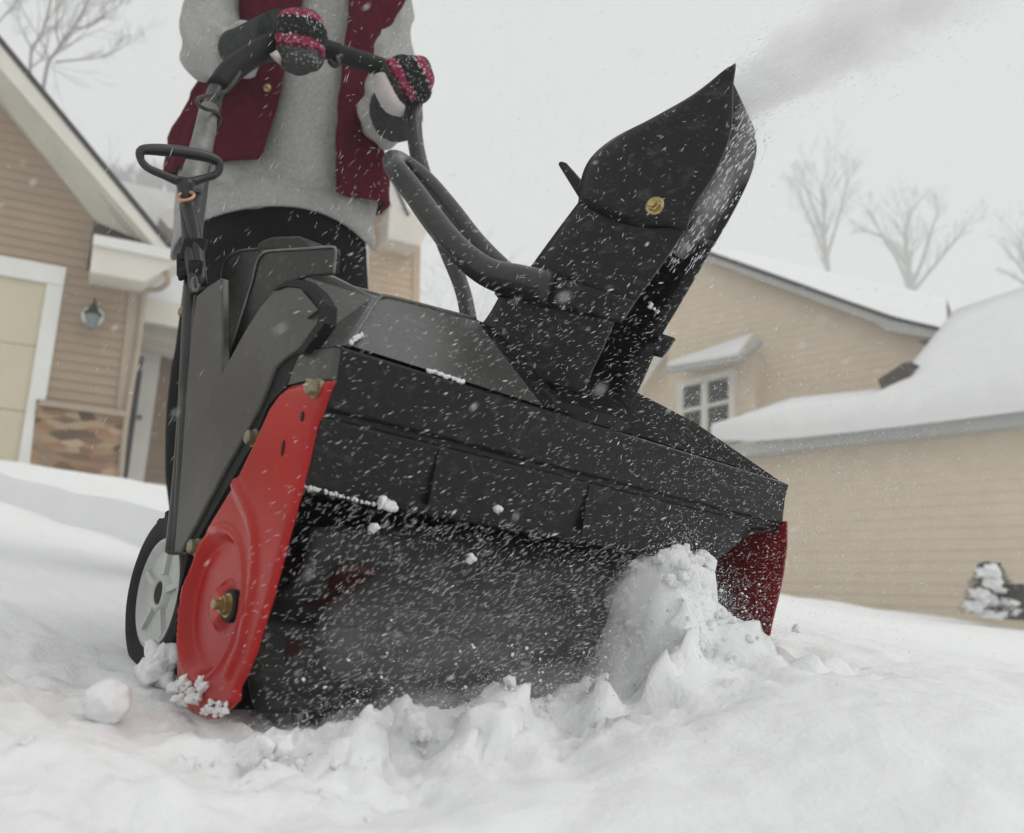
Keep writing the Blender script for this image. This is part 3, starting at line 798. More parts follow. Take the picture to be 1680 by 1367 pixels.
torso = dens_rows([(-215, 500, 62, Z0), (-175, 500, 118, Z0), (-90, 505, 138, Z0), (0, 508, 132, Z0), (100, 490, 128, Z0), (200, 468, 134, Z0), (290, 452, 146, Z0), (345, 450, 152, Z0), (362, 450, 154, Z0)])
# body: one continuous skin under the clothes
parts = [loft(rows('b', torso, .55, 20, -.02)), tube([at(500, -190, Z0), at(500, -245, Z0 - .01), at(500, -300, Z0 - .02)], [.055, .05, .055], 14, 3),
         sphere(at(500, -345, Z0 - .03), .076, .098, .115, (RT, FW, UPV), 20, 14),
         sphere(at(500, -330, Z0 - .135), .014, .018, .022, (RT, FW, UPV), 8, 6), sphere(at(438, -345, Z0 - .02), .012, .02, .03, (RT, FW, UPV), 8, 6), sphere(at(562, -345, Z0 - .02), .012, .02, .03, (RT, FW, UPV), 8, 6)]
armL = [(402, -150, Z0, .056), (372, -40, Z0 - .03, .054), (342, 80, Z0 - .15, .052), (392, 82, 1.56, .043), (445, 70, 1.42, .034)]
armR = [(612, -150, Z0, .056), (634, -30, Z0 + .03, .052), (628, 180, Z0 - .04, .052), (650, 185, 1.66, .045), (668, 150, 1.53, .034)]
legL = [(395, 380, Z0, .098), (372, 560, 1.72, .090), (345, 650, 1.70, .075), (334, 780, 1.80, .072), (335, 930, 1.86, .052)]
legR = [(520, 380, Z0, .098), (535, 560, 1.84, .090), (540, 680, 1.84, .072), (545, 820, 1.95, .066), (545, 960, 1.98, .052)]
for lim in (armL, armR, legL, legR):
    parts.append(tube([at(*q[:3]) for q in lim], [q[3] - .012 for q in lim], 14, 4))
def remesh(ob, vox, sm=4):
    m = ob.modifiers.new('one_surface', 'REMESH'); m.mode = 'VOXEL'; m.voxel_size = vox; m.use_smooth_shade = True
    s = ob.modifiers.new('soft', 'SMOOTH'); s.iterations = sm; s.factor = .5
    return ob
PER = new_obj('person', *join(*parts), SKIN, None, at(450, 960, 1.87), smooth=True); remesh(PER, .016)
tag(PER, 'person in burgundy vest, grey shirt and patterned mittens pushing the snow blower', 'person')
sv = [loft(rows('s', torso, .58, 64, 0, jig=.028))]
for lim, sd in ((armL, 1), (armR, 2)):
    P_ = smooth_path([at(*q[:3]) for q in lim[:4]], 8); r_ = lerp_list([q[3] for q in lim[:4]], 8)
    v, f = tube(P_, r_, 22)
    v2 = []
    for i, q in enumerate(v):
        k = min(len(P_) - 1, i // 22); d = (q - P_[k])
        rip = .008 * math.sin(q.dot(UPV) * 95 + q.dot(RT) * 120 + 3 * noise.noise(q * 14 + Vector((sd, 0, 0)))) + .008 * fbm(q * 16 + Vector((sd, 3, 0)), 3)
        v2.append(P_[k] + d * (1 + rip / max(d.length, .01)) if d.length > 1e-4 else q)
    sv.append((v2, f))
SH = new_obj('shirt', *join(*sv), SHIRT, PER, smooth=True); remesh(SH, .0075, 1)
# flared hem of the shirt
hem = [(318, 450, 150, Z0), (345, 450, 155, Z0), (362, 450, 158, Z0)]
hr_ = []
for i, (y, cx, hw, z) in enumerate(hem + [(378, 450, 162, Z0)]):
    row = []
    for k in range(56):
        t = 2 * math.pi * k / 56; w = hw / FPX * z + .004
        dy = 0
        if i >= 2:
            s = math.cos(t)
            dy = 13 * max(0, s) ** 6 * (i - 1) + 9 * math.sin(t * 3 + .8) * (i - 1) * .5 + 28 * max(0, -s) ** 5 * (i - 1) - 10 * (i - 2) * max(0, math.sin(t)) ** 2
        row.append(at(cx, y + dy, z) + RT * w * math.cos(t) - FW * w * .6 * math.sin(t))
    hr_.append(row)
hm = new_obj('shirt_hem', *loft(hr_, cap=False), SHIRT, SH, smooth=True); solid(hm, .004, 0)
# vest: two front panels open over the shirt, joined round the back
def vest_row(y, xin, xout_scale=1.0, left=True, grow=.018):
    # ring parameters at this row
    for (d0, d1) in zip(torso, torso[1:]):
        if d0[0] <= y <= d1[0]:
            t = (y - d0[0]) / (d1[0] - d0[0]); cx = d0[1] + (d1[1] - d0[1]) * t; hw = d0[2] + (d1[2] - d0[2]) * t; break
    else: cx, hw = torso[-1][1], torso[-1][2]
    w = hw / FPX * Z0 + grow
    c = max(-1, min(1, (xin - cx) / FPX * (Z0 - .07) / w))
    t_in = math.acos(c)
    t_end = (math.pi * 1.5) if left else (-math.pi * .5)
    row = []
    for k in range(26):
        t = t_in + (t_end - t_in) * (k / 25) ** 1.0
        p = at(cx, y, Z0) + RT * w * math.cos(t) - FW * w * .64 * math.sin(t)
        p += (RT * math.cos(t) - FW * math.sin(t)) * (.022 * fbm(p * 7, 3) + .009 * math.sin(9 * t + 6 * noise.noise(p * 5)))
        row.append(p)
    return row
Lin = [(-150, 470), (-60, 512), (0, 522), (60, 512), (120, 500), (180, 486), (240, 470), (275, 461), (291, 456)]
Rin = [(-150, 540), (-60, 590), (0, 593), (75, 590), (140, 578), (200, 570), (250, 566), (290, 567), (330, 571), (338, 573)]
def vrows(T, left):
    out = []; ys = lerp_list([q[0] for q in T], 4); xi = lerp_list([q[1] for q in T], 4)
    for i, (y, x) in enumerate(zip(ys, xi)):
        gr = .018 + (.012 * sstep(200, 300, y))
        out.append(vest_row(y, x, 1, left, gr))
    return out
v1 = loft(vrows(Lin, True), close=False); v2_ = loft(vrows(Rin, False), close=False)
VE = new_obj('vest', *join(v1, v2_), VEST, PER, smooth=True); solid(VE, .012, 0)
bevel(VE, .003, 2, 60)
new_obj('snap_button', *lathe(at(439, 145, Z0 - .155), -FW, [(0, .007), (.003, .007), (.005, .004), (.005, 0)], 16), BRASS, VE)
tp = [loft(rows('t', [(300, 450, 138, Z0), (360, 450, 146, Z0), (420, 452, 138, Z0), (450, 452, 128, Z0)], .58, 24, 0))]
for lim in (legL, legR): tp.append(tube([at(*q[:3]) for q in lim], [q[3] for q in lim], 18, 4))
TR = new_obj('trousers', *join(*tp), PANTS, PER, smooth=True); remesh(TR, .012, 3)
for (x, y, z) in ((335, 950, 1.86), (545, 975, 1.98)):
    p = at(x, y, z); dn = Vector((0, 0, -1)); fw = Vector((-.15, -1, 0)).normalized(); sd = fw.cross(dn)
    bo_ = sphere(p + fw * .06, .13, .05, .055, (fw, sd, Vector((0, 0, 1))), 16, 10)
    new_obj('boot', *join(bo_, tube([p + Vector((0, 0, .14)), p], [.058, .05], 14)), DARK, PER, smooth=True)
# knitted cap (out of the frame above)
new_obj('knit_cap', *sphere(at(500, -385, Z0 - .02), .088, .108, .095, (RT, FW, UPV), 20, 12), CUFF, PER, smooth=True)

def mitten_mat(name, ax, dot_scale=170):
    m, t, b = nt(name)
    tc = N(t, 'ShaderNodeTexCoord')
    dt = N(t, 'ShaderNodeVectorMath', operation='DOT_PRODUCT'); t.links.new(tc.outputs['Object'], dt.inputs[0]); dt.inputs[1].default_value = ax
    nz = noise_tex(t, tc.outputs['Object'], 60, 2)
    a1 = N(t, 'ShaderNodeMath', operation='MULTIPLY_ADD'); t.links.new(nz, a1.inputs[0]); a1.inputs[1].default_value = .012; t.links.new(dt.outputs['Value'], a1.inputs[2])
    mr = N(t, 'ShaderNodeMapRange'); t.links.new(a1.outputs[0], mr.inputs[0]); mr.inputs[1].default_value = -.045; mr.inputs[2].default_value = .060
    ck = (.030, .031, .032); pk = (.34, .045, .105); dp = (.13, .018, .04); gy = (.075, .076, .078)
    r = ramp(t, mr.outputs[0], [(0, gy), (.26, dp), (.32, pk), (.42, ck), (.70, pk), (.82, gy), (1, gy)])
    r.node.color_ramp.interpolation = 'CONSTANT'
    # white stitches between the bands
    vo = N(t, 'ShaderNodeTexVoronoi'); vo.inputs['Scale'].default_value = dot_scale; t.links.new(tc.outputs['Object'], vo.inputs['Vector'])
    dots = ramp(t, vo.outputs['Distance'], [(.30, g(1)), (.42, g(0))])
    band = ramp(t, mr.outputs[0], [(0, g(.0)), (.1, g(.5)), (.2, g(.05)), (.36, g(.25)), (.42, g(.95)), (.48, g(.1)), (.62, g(.2)), (.70, g(.95)), (.78, g(.25)), (.9, g(.0))])
    mu = N(t, 'ShaderNodeMath', operation='MULTIPLY'); t.links.new(dots, mu.inputs[0]); t.links.new(band, mu.inputs[1])
    t.links.new(mix(t, mu.outputs[0], r, (.72, .70, .70)), b.inputs['Base Color'])
    b.inputs['Roughness'].default_value = .95; b.inputs['Specular IOR Level'].default_value = .1
    w = N(t, 'ShaderNodeTexVoronoi'); w.inputs['Scale'].default_value = 260; t.links.new(tc.outputs['Object'], w.inputs['Vector'])
    bump(t, b, w.outputs['Distance'], .9, .006)
    return m
def mitten(c, zc, rx, ry, axm, thumb, name, cuff, palm):
    p = at(c[0], c[1], zc); s = zc / FPX
    o = Vector((c[0], 3, 1))
    body = sphere(p, rx * s, rx * s * .95, ry * s, (RT, FW, UPV), 32, 22, lambda d: .93 * (abs(d.x) ** 2.7 + abs(d.y) ** 2.7 + abs(d.z) ** 2.7) ** (-1 / 2.7) * (1 + .10 * noise.noise(d * 1.6 + o) + .04 * noise.noise(d * 5 + o)) * (1 - .10 * math.exp(-((d.z + .25) / .12) ** 2)))
    th = tube([at(*q) for q in thumb], [.017, .018, .012], 14, 4)
    mt = new_obj('mitten', *join(body, th), mitten_mat('mitten_knit_' + name, axm), PER, p, smooth=True); remesh(mt, .004, 3)
    new_obj('mitten_cuff', *tube([at(*q[:3]) for q in cuff], [q[3] for q in cuff], 22, 4), CUFF, mt, smooth=True)
    new_obj('mitten_palm', *palm, PALM, mt, smooth=True)
    return mt
upv = tuple(UPV); dg = tuple((RT * .86 + UPV * .5).normalized())
mitten((494, 66), 1.335, 46, 50, tuple((UPV + RT * .15).normalized()), [(470, 96, 1.33), (492, 104, 1.31), (520, 96, 1.30)], 'one',
       [(386, 82, 1.57, .033), (400, 77, 1.52, .031), (430, 66, 1.44, .033), (462, 58, 1.37, .037)], prism(px([(442, 89), (454, 82), (460, 92), (455, 98)], at, 1.295), FW * .02))
mitten((673, 132), 1.475, 42, 42, dg, [(650, 112, 1.47), (640, 116, 1.45), (632, 122, 1.44)], 'two',
       [(652, 192, 1.64, .046), (648, 180, 1.60, .045), (654, 165, 1.56, .042), (664, 145, 1.52, .036)],
       tube([at(622, 124, 1.44), at(630, 150, 1.44), at(643, 172, 1.45), at(660, 182, 1.46)], [.011, .015, .015, .010], 12, 4))
# ================================================================== HOUSES
class Frame:
    def __init__(s, x, y, z, ang):
        s.O = at(x, y, z); s.u = Vector((math.sin(R_(ang)), math.cos(R_(ang)), 0)); n = Vector((s.u.y, -s.u.x, 0))
        s.n = n if n.y < 0 else -n
    def p(s, x, y, off=0.0): return hit(x, y, s.O + s.n * off, s.n)
    def P(s, pts, off=0.0): return [s.p(x, y, off) for x, y in pts]
    def uv(s, P): d = P - s.O; return Vector((d.dot(s.u), d.z))
    def w(s, u, v, off=0.0): return s.O + s.u * u + Vector((0, 0, v)) + s.n * off
def clip(poly, v0, sign):
    out = []
    for i in range(len(poly)):
        a, b = poly[i - 1], poly[i]
        da, db = (a.y - v0) * sign, (b.y - v0) * sign
        if (da >= 0) != (db >= 0): out.append(a.lerp(b, da / (da - db)))
        if db >= 0: out.append(b)
    return out
def siding(F, poly_px, lap, off=0.0, proud=.012):
    uv = [F.uv(F.p(x, y, off)) for x, y in poly_px]
    lo = min(p.y for p in uv); hi = max(p.y for p in uv); vs, fs = [], []
    v = math.floor(lo / lap) * lap
    while v < hi:
        q = clip(clip(uv, max(v, lo), 1), min(v + lap, hi), -1)
        if len(q) >= 3:
            k = len(vs); vs += [F.w(p.x, p.y, off + proud * (1 - (p.y - v) / lap)) for p in q]; fs.append(list(range(k, k + len(q))))
            for i in range(len(q)):
                a, b = q[i - 1], q[i]
                if abs(a.y - v) < 1e-4 and abs(b.y - v) < 1e-4:
                    k = len(vs); vs += [F.w(a.x, a.y, off + proud), F.w(b.x, b.y, off + proud), F.w(b.x, b.y, off - .002), F.w(a.x, a.y, off - .002)]; fs.append([k, k + 1, k + 2, k + 3])
        v += lap
    return vs, fs
def slab(F, pts, off, depth): return prism(F.P(pts, off), -F.n * depth)
SID_T = simple('tan_siding', (.325, .243, .168), .65, .07, 3, .15, .003)
SID_B = simple('beige_siding', (.68, .585, .455), .65, .05, 3, .15, .003)
SID_M = simple('sand_siding', (.52, .39, .26), .65, .05, 3, .15, .003)
CREAM = simple('cream_trim', (.66, .63, .56), .55, .05, 4)
WHITE = simple('white_trim', (.70, .70, .66), .55, .05, 4)
SOFFIT = simple('vinyl_soffit', (.55, .53, .46), .6, .06, 4)
CREAMD = simple('cream_garage_door', (.54, .48, .355), .5, .04, 2)
TANTRIM = simple('tan_corner_trim', (.36, .29, .22), .6, .06, 5)
SHING = simple('dark_shingle', (.03, .03, .03), .9, .3, 20, .5, .01)
GLASS = simple('window_glass', (.022, .027, .025), .12, .4, 3, spec=.2)
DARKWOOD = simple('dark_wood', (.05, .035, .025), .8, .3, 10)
GUTTER = simple('grey_gutter', (.42, .43, .42), .5, .06, 4)
BROWNW = simple('porch_brown_siding', (.24, .165, .11), .7, .12, 4, .2, .004)
# stone veneer
STONE, t, b = nt('stacked_stone'); v = coords(t, (1, 1, 1))
vo = N(t, 'ShaderNodeTexVoronoi', feature='F1'); mp = N(t, 'ShaderNodeMapping'); t.links.new(v, mp.inputs[0]); mp.inputs['Scale'].default_value = (6.5, 6.5, 17)
vo.inputs['Scale'].default_value = 1.0; t.links.new(mp.outputs[0], vo.inputs['Vector'])
sp = N(t, 'ShaderNodeSeparateColor'); t.links.new(vo.outputs['Color'], sp.inputs[0])
t.links.new(ramp(t, sp.outputs[0], [(0.1, (.10, .06, .03)), (.3, (.30, .17, .075)), (.45, (.36, .27, .17)), (.6, (.17, .10, .06)), (.75, (.42, .31, .20)), (.92, (.27, .14, .085))]), b.inputs['Base Color'])
b.inputs['Roughness'].default_value = .85; bump(t, b, vo.outputs['Distance'], -.6, .05)

LF = Frame(150, 520, 9.0, 65)
LH = thing('tan_house', 'tan sided house with cream garage door, stone base and steep gable at the left', 'house', LF.p(60, 800))
def uvp(F, pts, off): return [F.w(u, v, off) for u, v in pts]
def uvslab(F, pts, off, depth): return prism(uvp(F, pts, off), -F.n * depth)
def L2(x, y, off=0.0): q = LF.uv(LF.p(x, y, off)); return (q.x, q.y)
uR = L2(234, 465)[0]; uD = L2(110, 441)[0]; uDL = uD - 5.3; uL = uDL - (uR - uD); uc = (uL + uR) / 2
def ext(x0, y0, x1, y1, off):       # a gable edge seen in the photo, carried on up to the ridge
    p, q = L2(x0, y0, off), L2(x1, y1, off)
    return (uc, p[1] + (q[1] - p[1]) * (uc - p[0]) / (q[0] - p[0])), q
def mirror(pts): return pts + [(2 * uc - u, v) for u, v in reversed(pts) if abs(u - uc) > 1e-6]
VB = L2(60, 830)[1] - .4
k0, k1 = ext(0, 172, 155, 362, 0)
vE = L2(150, 445)[1]
gab = mirror([k0, k1, (k1[0], vE), (uR, L2(232, 464)[1]), (uR, VB)])
class _Raw:                         # siding() on points already in wall coordinates
    def __init__(s, F): s.F = F
    def p(s, x, y, off=0.0): return Vector((x, y, 0))
    def uv(s, q): return q
    def w(s, u, v, off=0.0): return s.F.w(u, v, off)
new_obj('wall', *siding(_Raw(LF), [(u - .0, v) for u, v in gab], .095), SID_T, LH)
new_obj('wall_core', *uvslab(LF, [(u + (.03 if u < uc else -.03 if u > uc else 0), v - .02) for u, v in gab], -.02, 7), SID_T, LH)
wing = [(uL, VB), (uL, k1[1] - .3), (uL - 9, k1[1] - .3), (uL - 9, VB)]
new_obj('wing_wall', *siding(_Raw(LF), wing, .095, -.6), SID_T, LH)
new_obj('wing_core', *uvslab(LF, wing, -.62, 6), SID_T, LH)
new_obj('wing_roof_snow', *prism([LF.w(uL, wing[1][1], -.1), LF.w(uL - 9, wing[1][1], -.1), LF.w(uL - 9, wing[1][1] + 2.6, -4), LF.w(uL, wing[1][1] + 2.6, -4)], Vector((0, 0, .15))), SNOWROOF, LH)
stn = new_obj('stone_base', *slab(LF, [(60, 655), (206, 678), (192, 800), (45, 800)], .05, .06), STONE, LH)
new_obj('stone_cap', *slab(LF, [(64, 655), (208, 675), (207, 684), (63, 664)], .10, .10), TANTRIM, stn)
vT = L2(78, 467)[1]; uI = L2(52, 620)[0]; vH = L2(108, 441)[1]; uO = L2(84, 600)[0]
uDL = uI - 4.9
gd_v, gd_f = [], []
for i in range(4):                  # four hinged sections with grooves between
    h0 = VB + (vT - VB) * i / 4 + .006; h1 = VB + (vT - VB) * (i + 1) / 4 - .006
    gd_v, gd_f = join((gd_v, gd_f), uvslab(LF, [(uDL, h0), (uI, h0), (uI, h1), (uDL, h1)], .014, .04))
gd_v, gd_f = join((gd_v, gd_f), uvslab(LF, [(uDL, VB), (uI, VB), (uI, vT), (uDL, vT)], .006, .03))
gd = new_obj('garage_door', gd_v, gd_f, CREAMD, LH)
tw_ = uO - uI
gt = [uvslab(LF, [(uDL - tw_, vT), (uO, vT), (uO, vH), (uDL - tw_, vH)], .05, .05), uvslab(LF, [(uI, VB), (uO, VB), (uO, vT - .002), (uI, vT - .002)], .047, .05), uvslab(LF, [(uDL - tw_, VB), (uDL, VB), (uDL, vT - .002), (uDL - tw_, vT - .002)], .047, .05)]
bevel(new_obj('garage_trim', *join(*gt), WHITE, LH), .006)
new_obj('corner_trim', *slab(LF, [(214, 460), (234, 464), (206, 682), (190, 680)], .03, .12), TANTRIM, LH)
# gable roof: rake board, vented soffit, shingle edge
OV = .42
a0, a1 = ext(0, 58, 283, 402, OV + .01); b0, b1 = ext(0, 72, 278, 409, OV + .01); c0, c1 = ext(0, 112, 252, 402, OV)
RA = new_obj('roof', *uvslab(LF, mirror([a1, a0]) + list(reversed(mirror([b1, b0]))), OV + .01, 8), SHING, LH)
new_obj('rake_board', *uvslab(LF, mirror([b1, b0]) + list(reversed(mirror([c1, c0]))), OV, .04), CREAM, LH)
w0, w1_ = ext(0, 172, 157, 364, 0)
for sgn in (0, 1):
    f_ = (lambda q: q) if not sgn else (lambda q: (2 * uc - q[0], q[1]))
    sq = [LF.w(*f_(c0), OV - .03), LF.w(*f_(c1), OV - .03), LF.w(*f_(w1_), 0), LF.w(*f_(w0), 0)]
    new_obj('soffit', *prism(sq, Vector((0, 0, .01))), SOFFIT, LH)
    if not sgn: r1 = [None, sq[0], sq[1]]; w1 = [None, sq[3], sq[2]]
dash = []
for i in range(96):
    t = (i + .5) / 96
    pa = r1[1].lerp(r1[2], t); pb_ = w1[1].lerp(w1[2], t); q = pa.lerp(pb_, .28); e = (r1[2] - r1[1]).normalized(); f_ = (pb_ - pa).normalized()
    for s_ in (-.02, .02): dash.append(box(q + f_ * s_ * 2 - Vector((0, 0, .003)), e * .012, f_ * .012, Vector((0, 0, .003))))
new_obj('soffit_vent', *join(*dash), DARKWOOD, LH)
# eave return box
RB = new_obj('eave_return', *slab(LF, [(154, 386), (290, 413), (297, 424), (296, 432), (276, 440), (238, 463), (147, 446)], .40, .42), CREAM, LH); bevel(RB, .01)
new_obj('return_crown', *slab(LF, [(154, 384), (292, 410), (297, 424), (290, 428), (152, 400)], .44, .05), WHITE, RB)
new_obj('return_shadow_patch', *slab(LF, [(155, 362), (200, 376), (250, 402), (248, 406), (154, 386)], .02, .04), DARKWOOD, LH)  # dark slab painting the triangular shadow at the soffit end
new_obj('downspout', *tube([LF.p(272, 446, .35), LF.p(275, 462, .3), LF.p(262, 474, .15), LF.p(240, 478, .08), LF.p(235, 492, .06), LF.p(228, 560, .06), LF.p(207, 690, .06), LF.p(196, 800, .06)], .028, 10, 4), TANTRIM, LH, smooth=True)
# recessed porch with the front door
PO = -1.7
pw = new_obj('porch_wall', *siding(LF, [(150, 540), (420, 590), (420, 830), (150, 830)], .1, PO), BROWNW, LH)
new_obj('porch_core', *slab(LF, [(150, 380), (420, 480), (420, 840), (150, 840)], PO - .02, 4), BROWNW, LH)
fd = new_obj('front_door', *slab(LF, [(205, 590), (245, 596), (212, 830), (180, 830)], PO + .03, .05), GLASS, LH)
new_obj('door_frame', *join(slab(LF, [(210, 560), (268, 568), (263, 590), (210, 580)], PO + .08, .08), slab(LF, [(237, 584), (264, 588), (230, 830), (203, 830)], PO + .077, .08)), WHITE, fd)
new_obj('door_knob', *sphere(LF.p(229, 685, PO + .12), .03, .03, .03), STEEL, fd)
new_obj('porch_beam', *slab(LF, [(222, 546), (420, 592), (420, 618), (220, 560)], PO + .55, .3), CREAM, LH)
new_obj('porch_soffit', *slab(LF, [(225, 522), (420, 560), (420, 594), (222, 548)], PO + .9, .6), SOFFIT, LH)
new_obj('porch_fascia', *slab(LF, [(230, 486), (420, 522), (420, 562), (226, 524)], PO + 1.3, .1), CREAM, LH)
new_obj('porch_snow', *slab(LF, [(234, 470), (330, 425), (420, 440), (420, 524), (230, 488)], PO + 1.25, 1.6), SNOWROOF, LH)
# snow-covered roof behind, left of the person
bk = slab(LF, [(170, 290), (300, 320), (430, 300), (430, 430), (240, 420), (170, 340)], -3.0, 2.5)
new_obj('rear_roof_snow', *bk, SNOWROOF, LH)
new_obj('rear_gutter', *slab(LF, [(262, 356), (275, 342), (320, 350), (320, 384), (276, 374)], -2.6, .4), CREAM, LH)
# wall lantern
lp = LF.p(152, 520, .0)
WL = thing('wall_lantern', 'small black coach lantern on a white plate beside the garage door', 'lantern', lp)
new_obj('back_plate', *lathe(lp + LF.n * .012, LF.n, [(0, .10), (.02, .10), (.03, .085), (.03, 0)], 24), WHITE, WL)
lc = lp + LF.n * .13
new_obj('lantern_cage', *join(lathe(lc, Vector((0, 0, 1)), [(-.02, .085), (.0, .09), (.02, .06), (.09, .028), (.10, .012), (.15, .012), (.16, 0)], 6), tube([lp + Vector((0, 0, .1)), lp + LF.n * .07 + Vector((0, 0, .14)), lc + Vector((0, 0, .12))], .01, 8, 4)), DARK, WL)
LG = simple('lantern_glass', (.15, .19, .18), .1, .3, 20)
new_obj('lantern_glass', *lathe(lc, Vector((0, 0, 1)), [(-.15, 0.02), (-.15, .045), (-.02, .075), (-.02, 0)], 6), LG, WL)

# ---------------- middle house behind the operator
MF = Frame(650, 420, 13.5, 66)
MH = thing('sand_house', 'sand coloured gabled house partly hidden behind the person', 'house', MF.p(600, 760))
new_obj('wall', *siding(MF, [(560, 240), (606, 296), (650, 342), (690, 400), (683, 800), (200, 800), (300, 380), (430, 100)], .11), SID_M, MH)
new_obj('wall_core', *slab(MF, [(560, 250), (606, 305), (650, 352), (686, 410), (680, 820), (210, 820), (310, 390), (430, 120)], -.02, 6), SID_M, MH)
new_obj('corner_trim', *slab(MF, [(678, 396), (689, 399), (684, 800), (674, 800)], .03, .1), SID_M, MH)
new_obj('white_pilaster', *slab(MF, [(590, 384), (607, 366), (603, 470), (600, 800), (582, 800)], .05, .06), WHITE, MH)
new_obj('rake_board', *slab(MF, [(430, 10), (622, 236), (668, 352), (645, 338), (600, 290), (430, 90)], .5, .05), CREAM, MH)
new_obj('roof', *slab(MF, [(430, 4), (621, 229), (672, 352), (668, 354), (620, 238), (430, 14)], .52, 6), SHING, MH)
new_obj('eave_return', *slab(MF, [(640, 338), (700, 350), (706, 372), (690, 403), (636, 391)], .5, .5), CREAM, MH)

# ---------------- house on the right
RF = Frame(1500, 850, 11.0, 139)
RH = thing('beige_house', 'beige sided house with thick snow on its roofs at the right', 'house', RF.p(1500, 1040))
new_obj('wall', *siding(RF, [(1150, 760), (1300, 735), (1690, 695), (1900, 668), (1900, 1080), (1150, 1080)], .13, 0, .011), SID_B, RH)
UPO = -2.2
new_obj('upper_wall', *siding(RF, [(1096, 470), (1150, 420), (1170, 424), (1400, 505), (1540, 560), (1560, 760), (1098, 780)], .13, UPO, .010), SID_B, RH)
new_obj('upper_wall_core', *slab(RF, [(1098, 480), (1150, 424), (1170, 430), (1400, 512), (1530, 560), (1550, 760), (1098, 800)], UPO - .02, 4), SID_B, RH)
new_obj('wall_core', *slab(RF, [(1150, 765), (1300, 740), (1690, 700), (1900, 675), (1900, 1080), (1150, 1080)], -.02, 3), SID_B, RH)
# gutter / fascia of the low wing, its snow roof rising to the back
gl = [(1165, 722), (1230, 741), (1300, 733), (1690, 672), (1900, 640)]
new_obj('gutter', *slab(RF, [(1150, 738), (1300, 718), (1690, 668), (1900, 640), (1900, 668), (1690, 696), (1300, 737), (1150, 757)], .35, .25), GUTTER, RH)
e0 = RF.p(1160, 722, .33); e1 = RF.p(1900, 628, .33)
sl = (-RF.n * math.cos(R_(42)) + Vector((0, 0, math.sin(R_(42))))); rn = RF.u.cross(sl)
def onR(x, y): return hit(x, y, e0 + Vector((0, 0, .02)), rn)
low = [onR(1166, 716), onR(1235, 716), onR(1300, 712), onR(1400, 701), onR(1500, 689), onR(1600, 676), onR(1690, 664), onR(1900, 634)]
upr = [onR(1172, 708), onR(1225, 676), onR(1300, 655), onR(1448, 636), onR(1492, 602), onR(1566, 506), onR(1690, 468), onR(1900, 400)]
rows_ = []
for k in range(7):
    t = k / 6; lift = .16 * math.sin(math.pi * min(1, t * 1.2 + .1)) ** .6
    rows_.append([p.lerp(q, t) + Vector((0, 0, lift + .05 * fbm((p.lerp(q, t)) * .7, 3))) for p, q in zip(low, upr)])
rs = new_obj('roof_snow', *loft([[p - Vector((0, 0, .06)) for p in low]] + rows_ + [[p - Vector((0, 0, .4)) for p in upr]], close=False), SNOWROOF, RH, smooth=True)
# upper gable: white rake board, thin dark drip, snow slab
new_obj('rake_board', *slab(RF, [(1140, 408), (1168, 416), (1460, 522), (1558, 545), (1545, 557), (1450, 541), (1440, 531), (1162, 428), (1140, 424)], UPO + .35, .06), GUTTER, RH)
new_obj('roof', *slab(RF, [(1140, 404), (1166, 413), (1300, 460), (1460, 518), (1561, 541), (1558, 547), (1460, 524), (1166, 420), (1140, 412)], UPO + .38, 1.5), SHING, RH)
lo_ = [(1140, 412), (1167, 413), (1230, 435), (1300, 460), (1380, 489), (1462, 518), (1510, 530), (1553, 539)]
up_ = [(1140, 397), (1172, 404), (1235, 415), (1300, 431), (1380, 450), (1465, 467), (1510, 479), (1553, 490)]
g_ = []
for k in range(6):
    t_ = k / 5
    g_.append([RF.p(p[0], p[1] + (q[1] - p[1]) * t_, UPO + .37 - 1.7 * t_) + Vector((0, 0, .02 * fbm(Vector((p[0] * .01, t_ * 2, 0)), 2))) for p, q in zip(lo_, up_)])
g_.append([p - RF.n * .5 - Vector((0, 0, .6)) for p in g_[-1]])
new_obj('roof_snow', *loft(g_, close=False), SNOWROOF, RH, smooth=True)
new_obj('roof_end', *slab(RF, [(1505, 560), (1545, 556), (1540, 566), (1528, 570)], UPO + .4, .3), DARKWOOD, RH)
vc = onR(1476, 622)
rv_ = new_obj('roof_vent', *join(box(vc + RF.n * .05, RF.u * .19 + Vector((0, 0, .09)), RF.n * .12, Vector((0, 0, .085)) - RF.u * .03), box(vc + Vector((0, 0, .10)) + RF.u * .06, RF.u * .15 + Vector((0, 0, .06)), RF.n * .14, Vector((0, 0, .02)))), DARKWOOD, RH)
bevel(rv_, .03, 2)
# window box bay with its own little roof
wb = new_obj('bay_wall', *siding(RF, [(1106, 610), (1150, 612), (1240, 582), (1240, 760), (1108, 760)], .11, UPO + .3, .006), SID_B, RH)
new_obj('bay_core', *slab(RF, [(1106, 600), (1150, 600), (1240, 585), (1240, 760), (1106, 760)], UPO + .28, .3), SID_B, RH)
WN = new_obj('window', *slab(RF, [(1119, 631), (1200, 612), (1200, 730), (1119, 750)], UPO + .33, .02), GLASS, RH)
fr_ = [slab(RF, [(1110, 626), (1204, 604), (1204, 616), (1110, 637)], UPO + .38, .08), slab(RF, [(1110, 636), (1120, 634), (1120, 755), (1110, 757)], UPO + .377, .08), slab(RF, [(1195, 616), (1204, 614), (1204, 735), (1195, 737)], UPO + .377, .08),
       slab(RF, [(1150, 629), (1160, 626), (1160, 750), (1150, 752)], UPO + .374, .08), slab(RF, [(1120, 672), (1150, 665), (1150, 671), (1120, 678)], UPO + .37, .06), slab(RF, [(1160, 663), (1195, 655), (1195, 661), (1160, 669)], UPO + .37, .06)]
new_obj('window_frame', *join(*fr_), WHITE, WN)
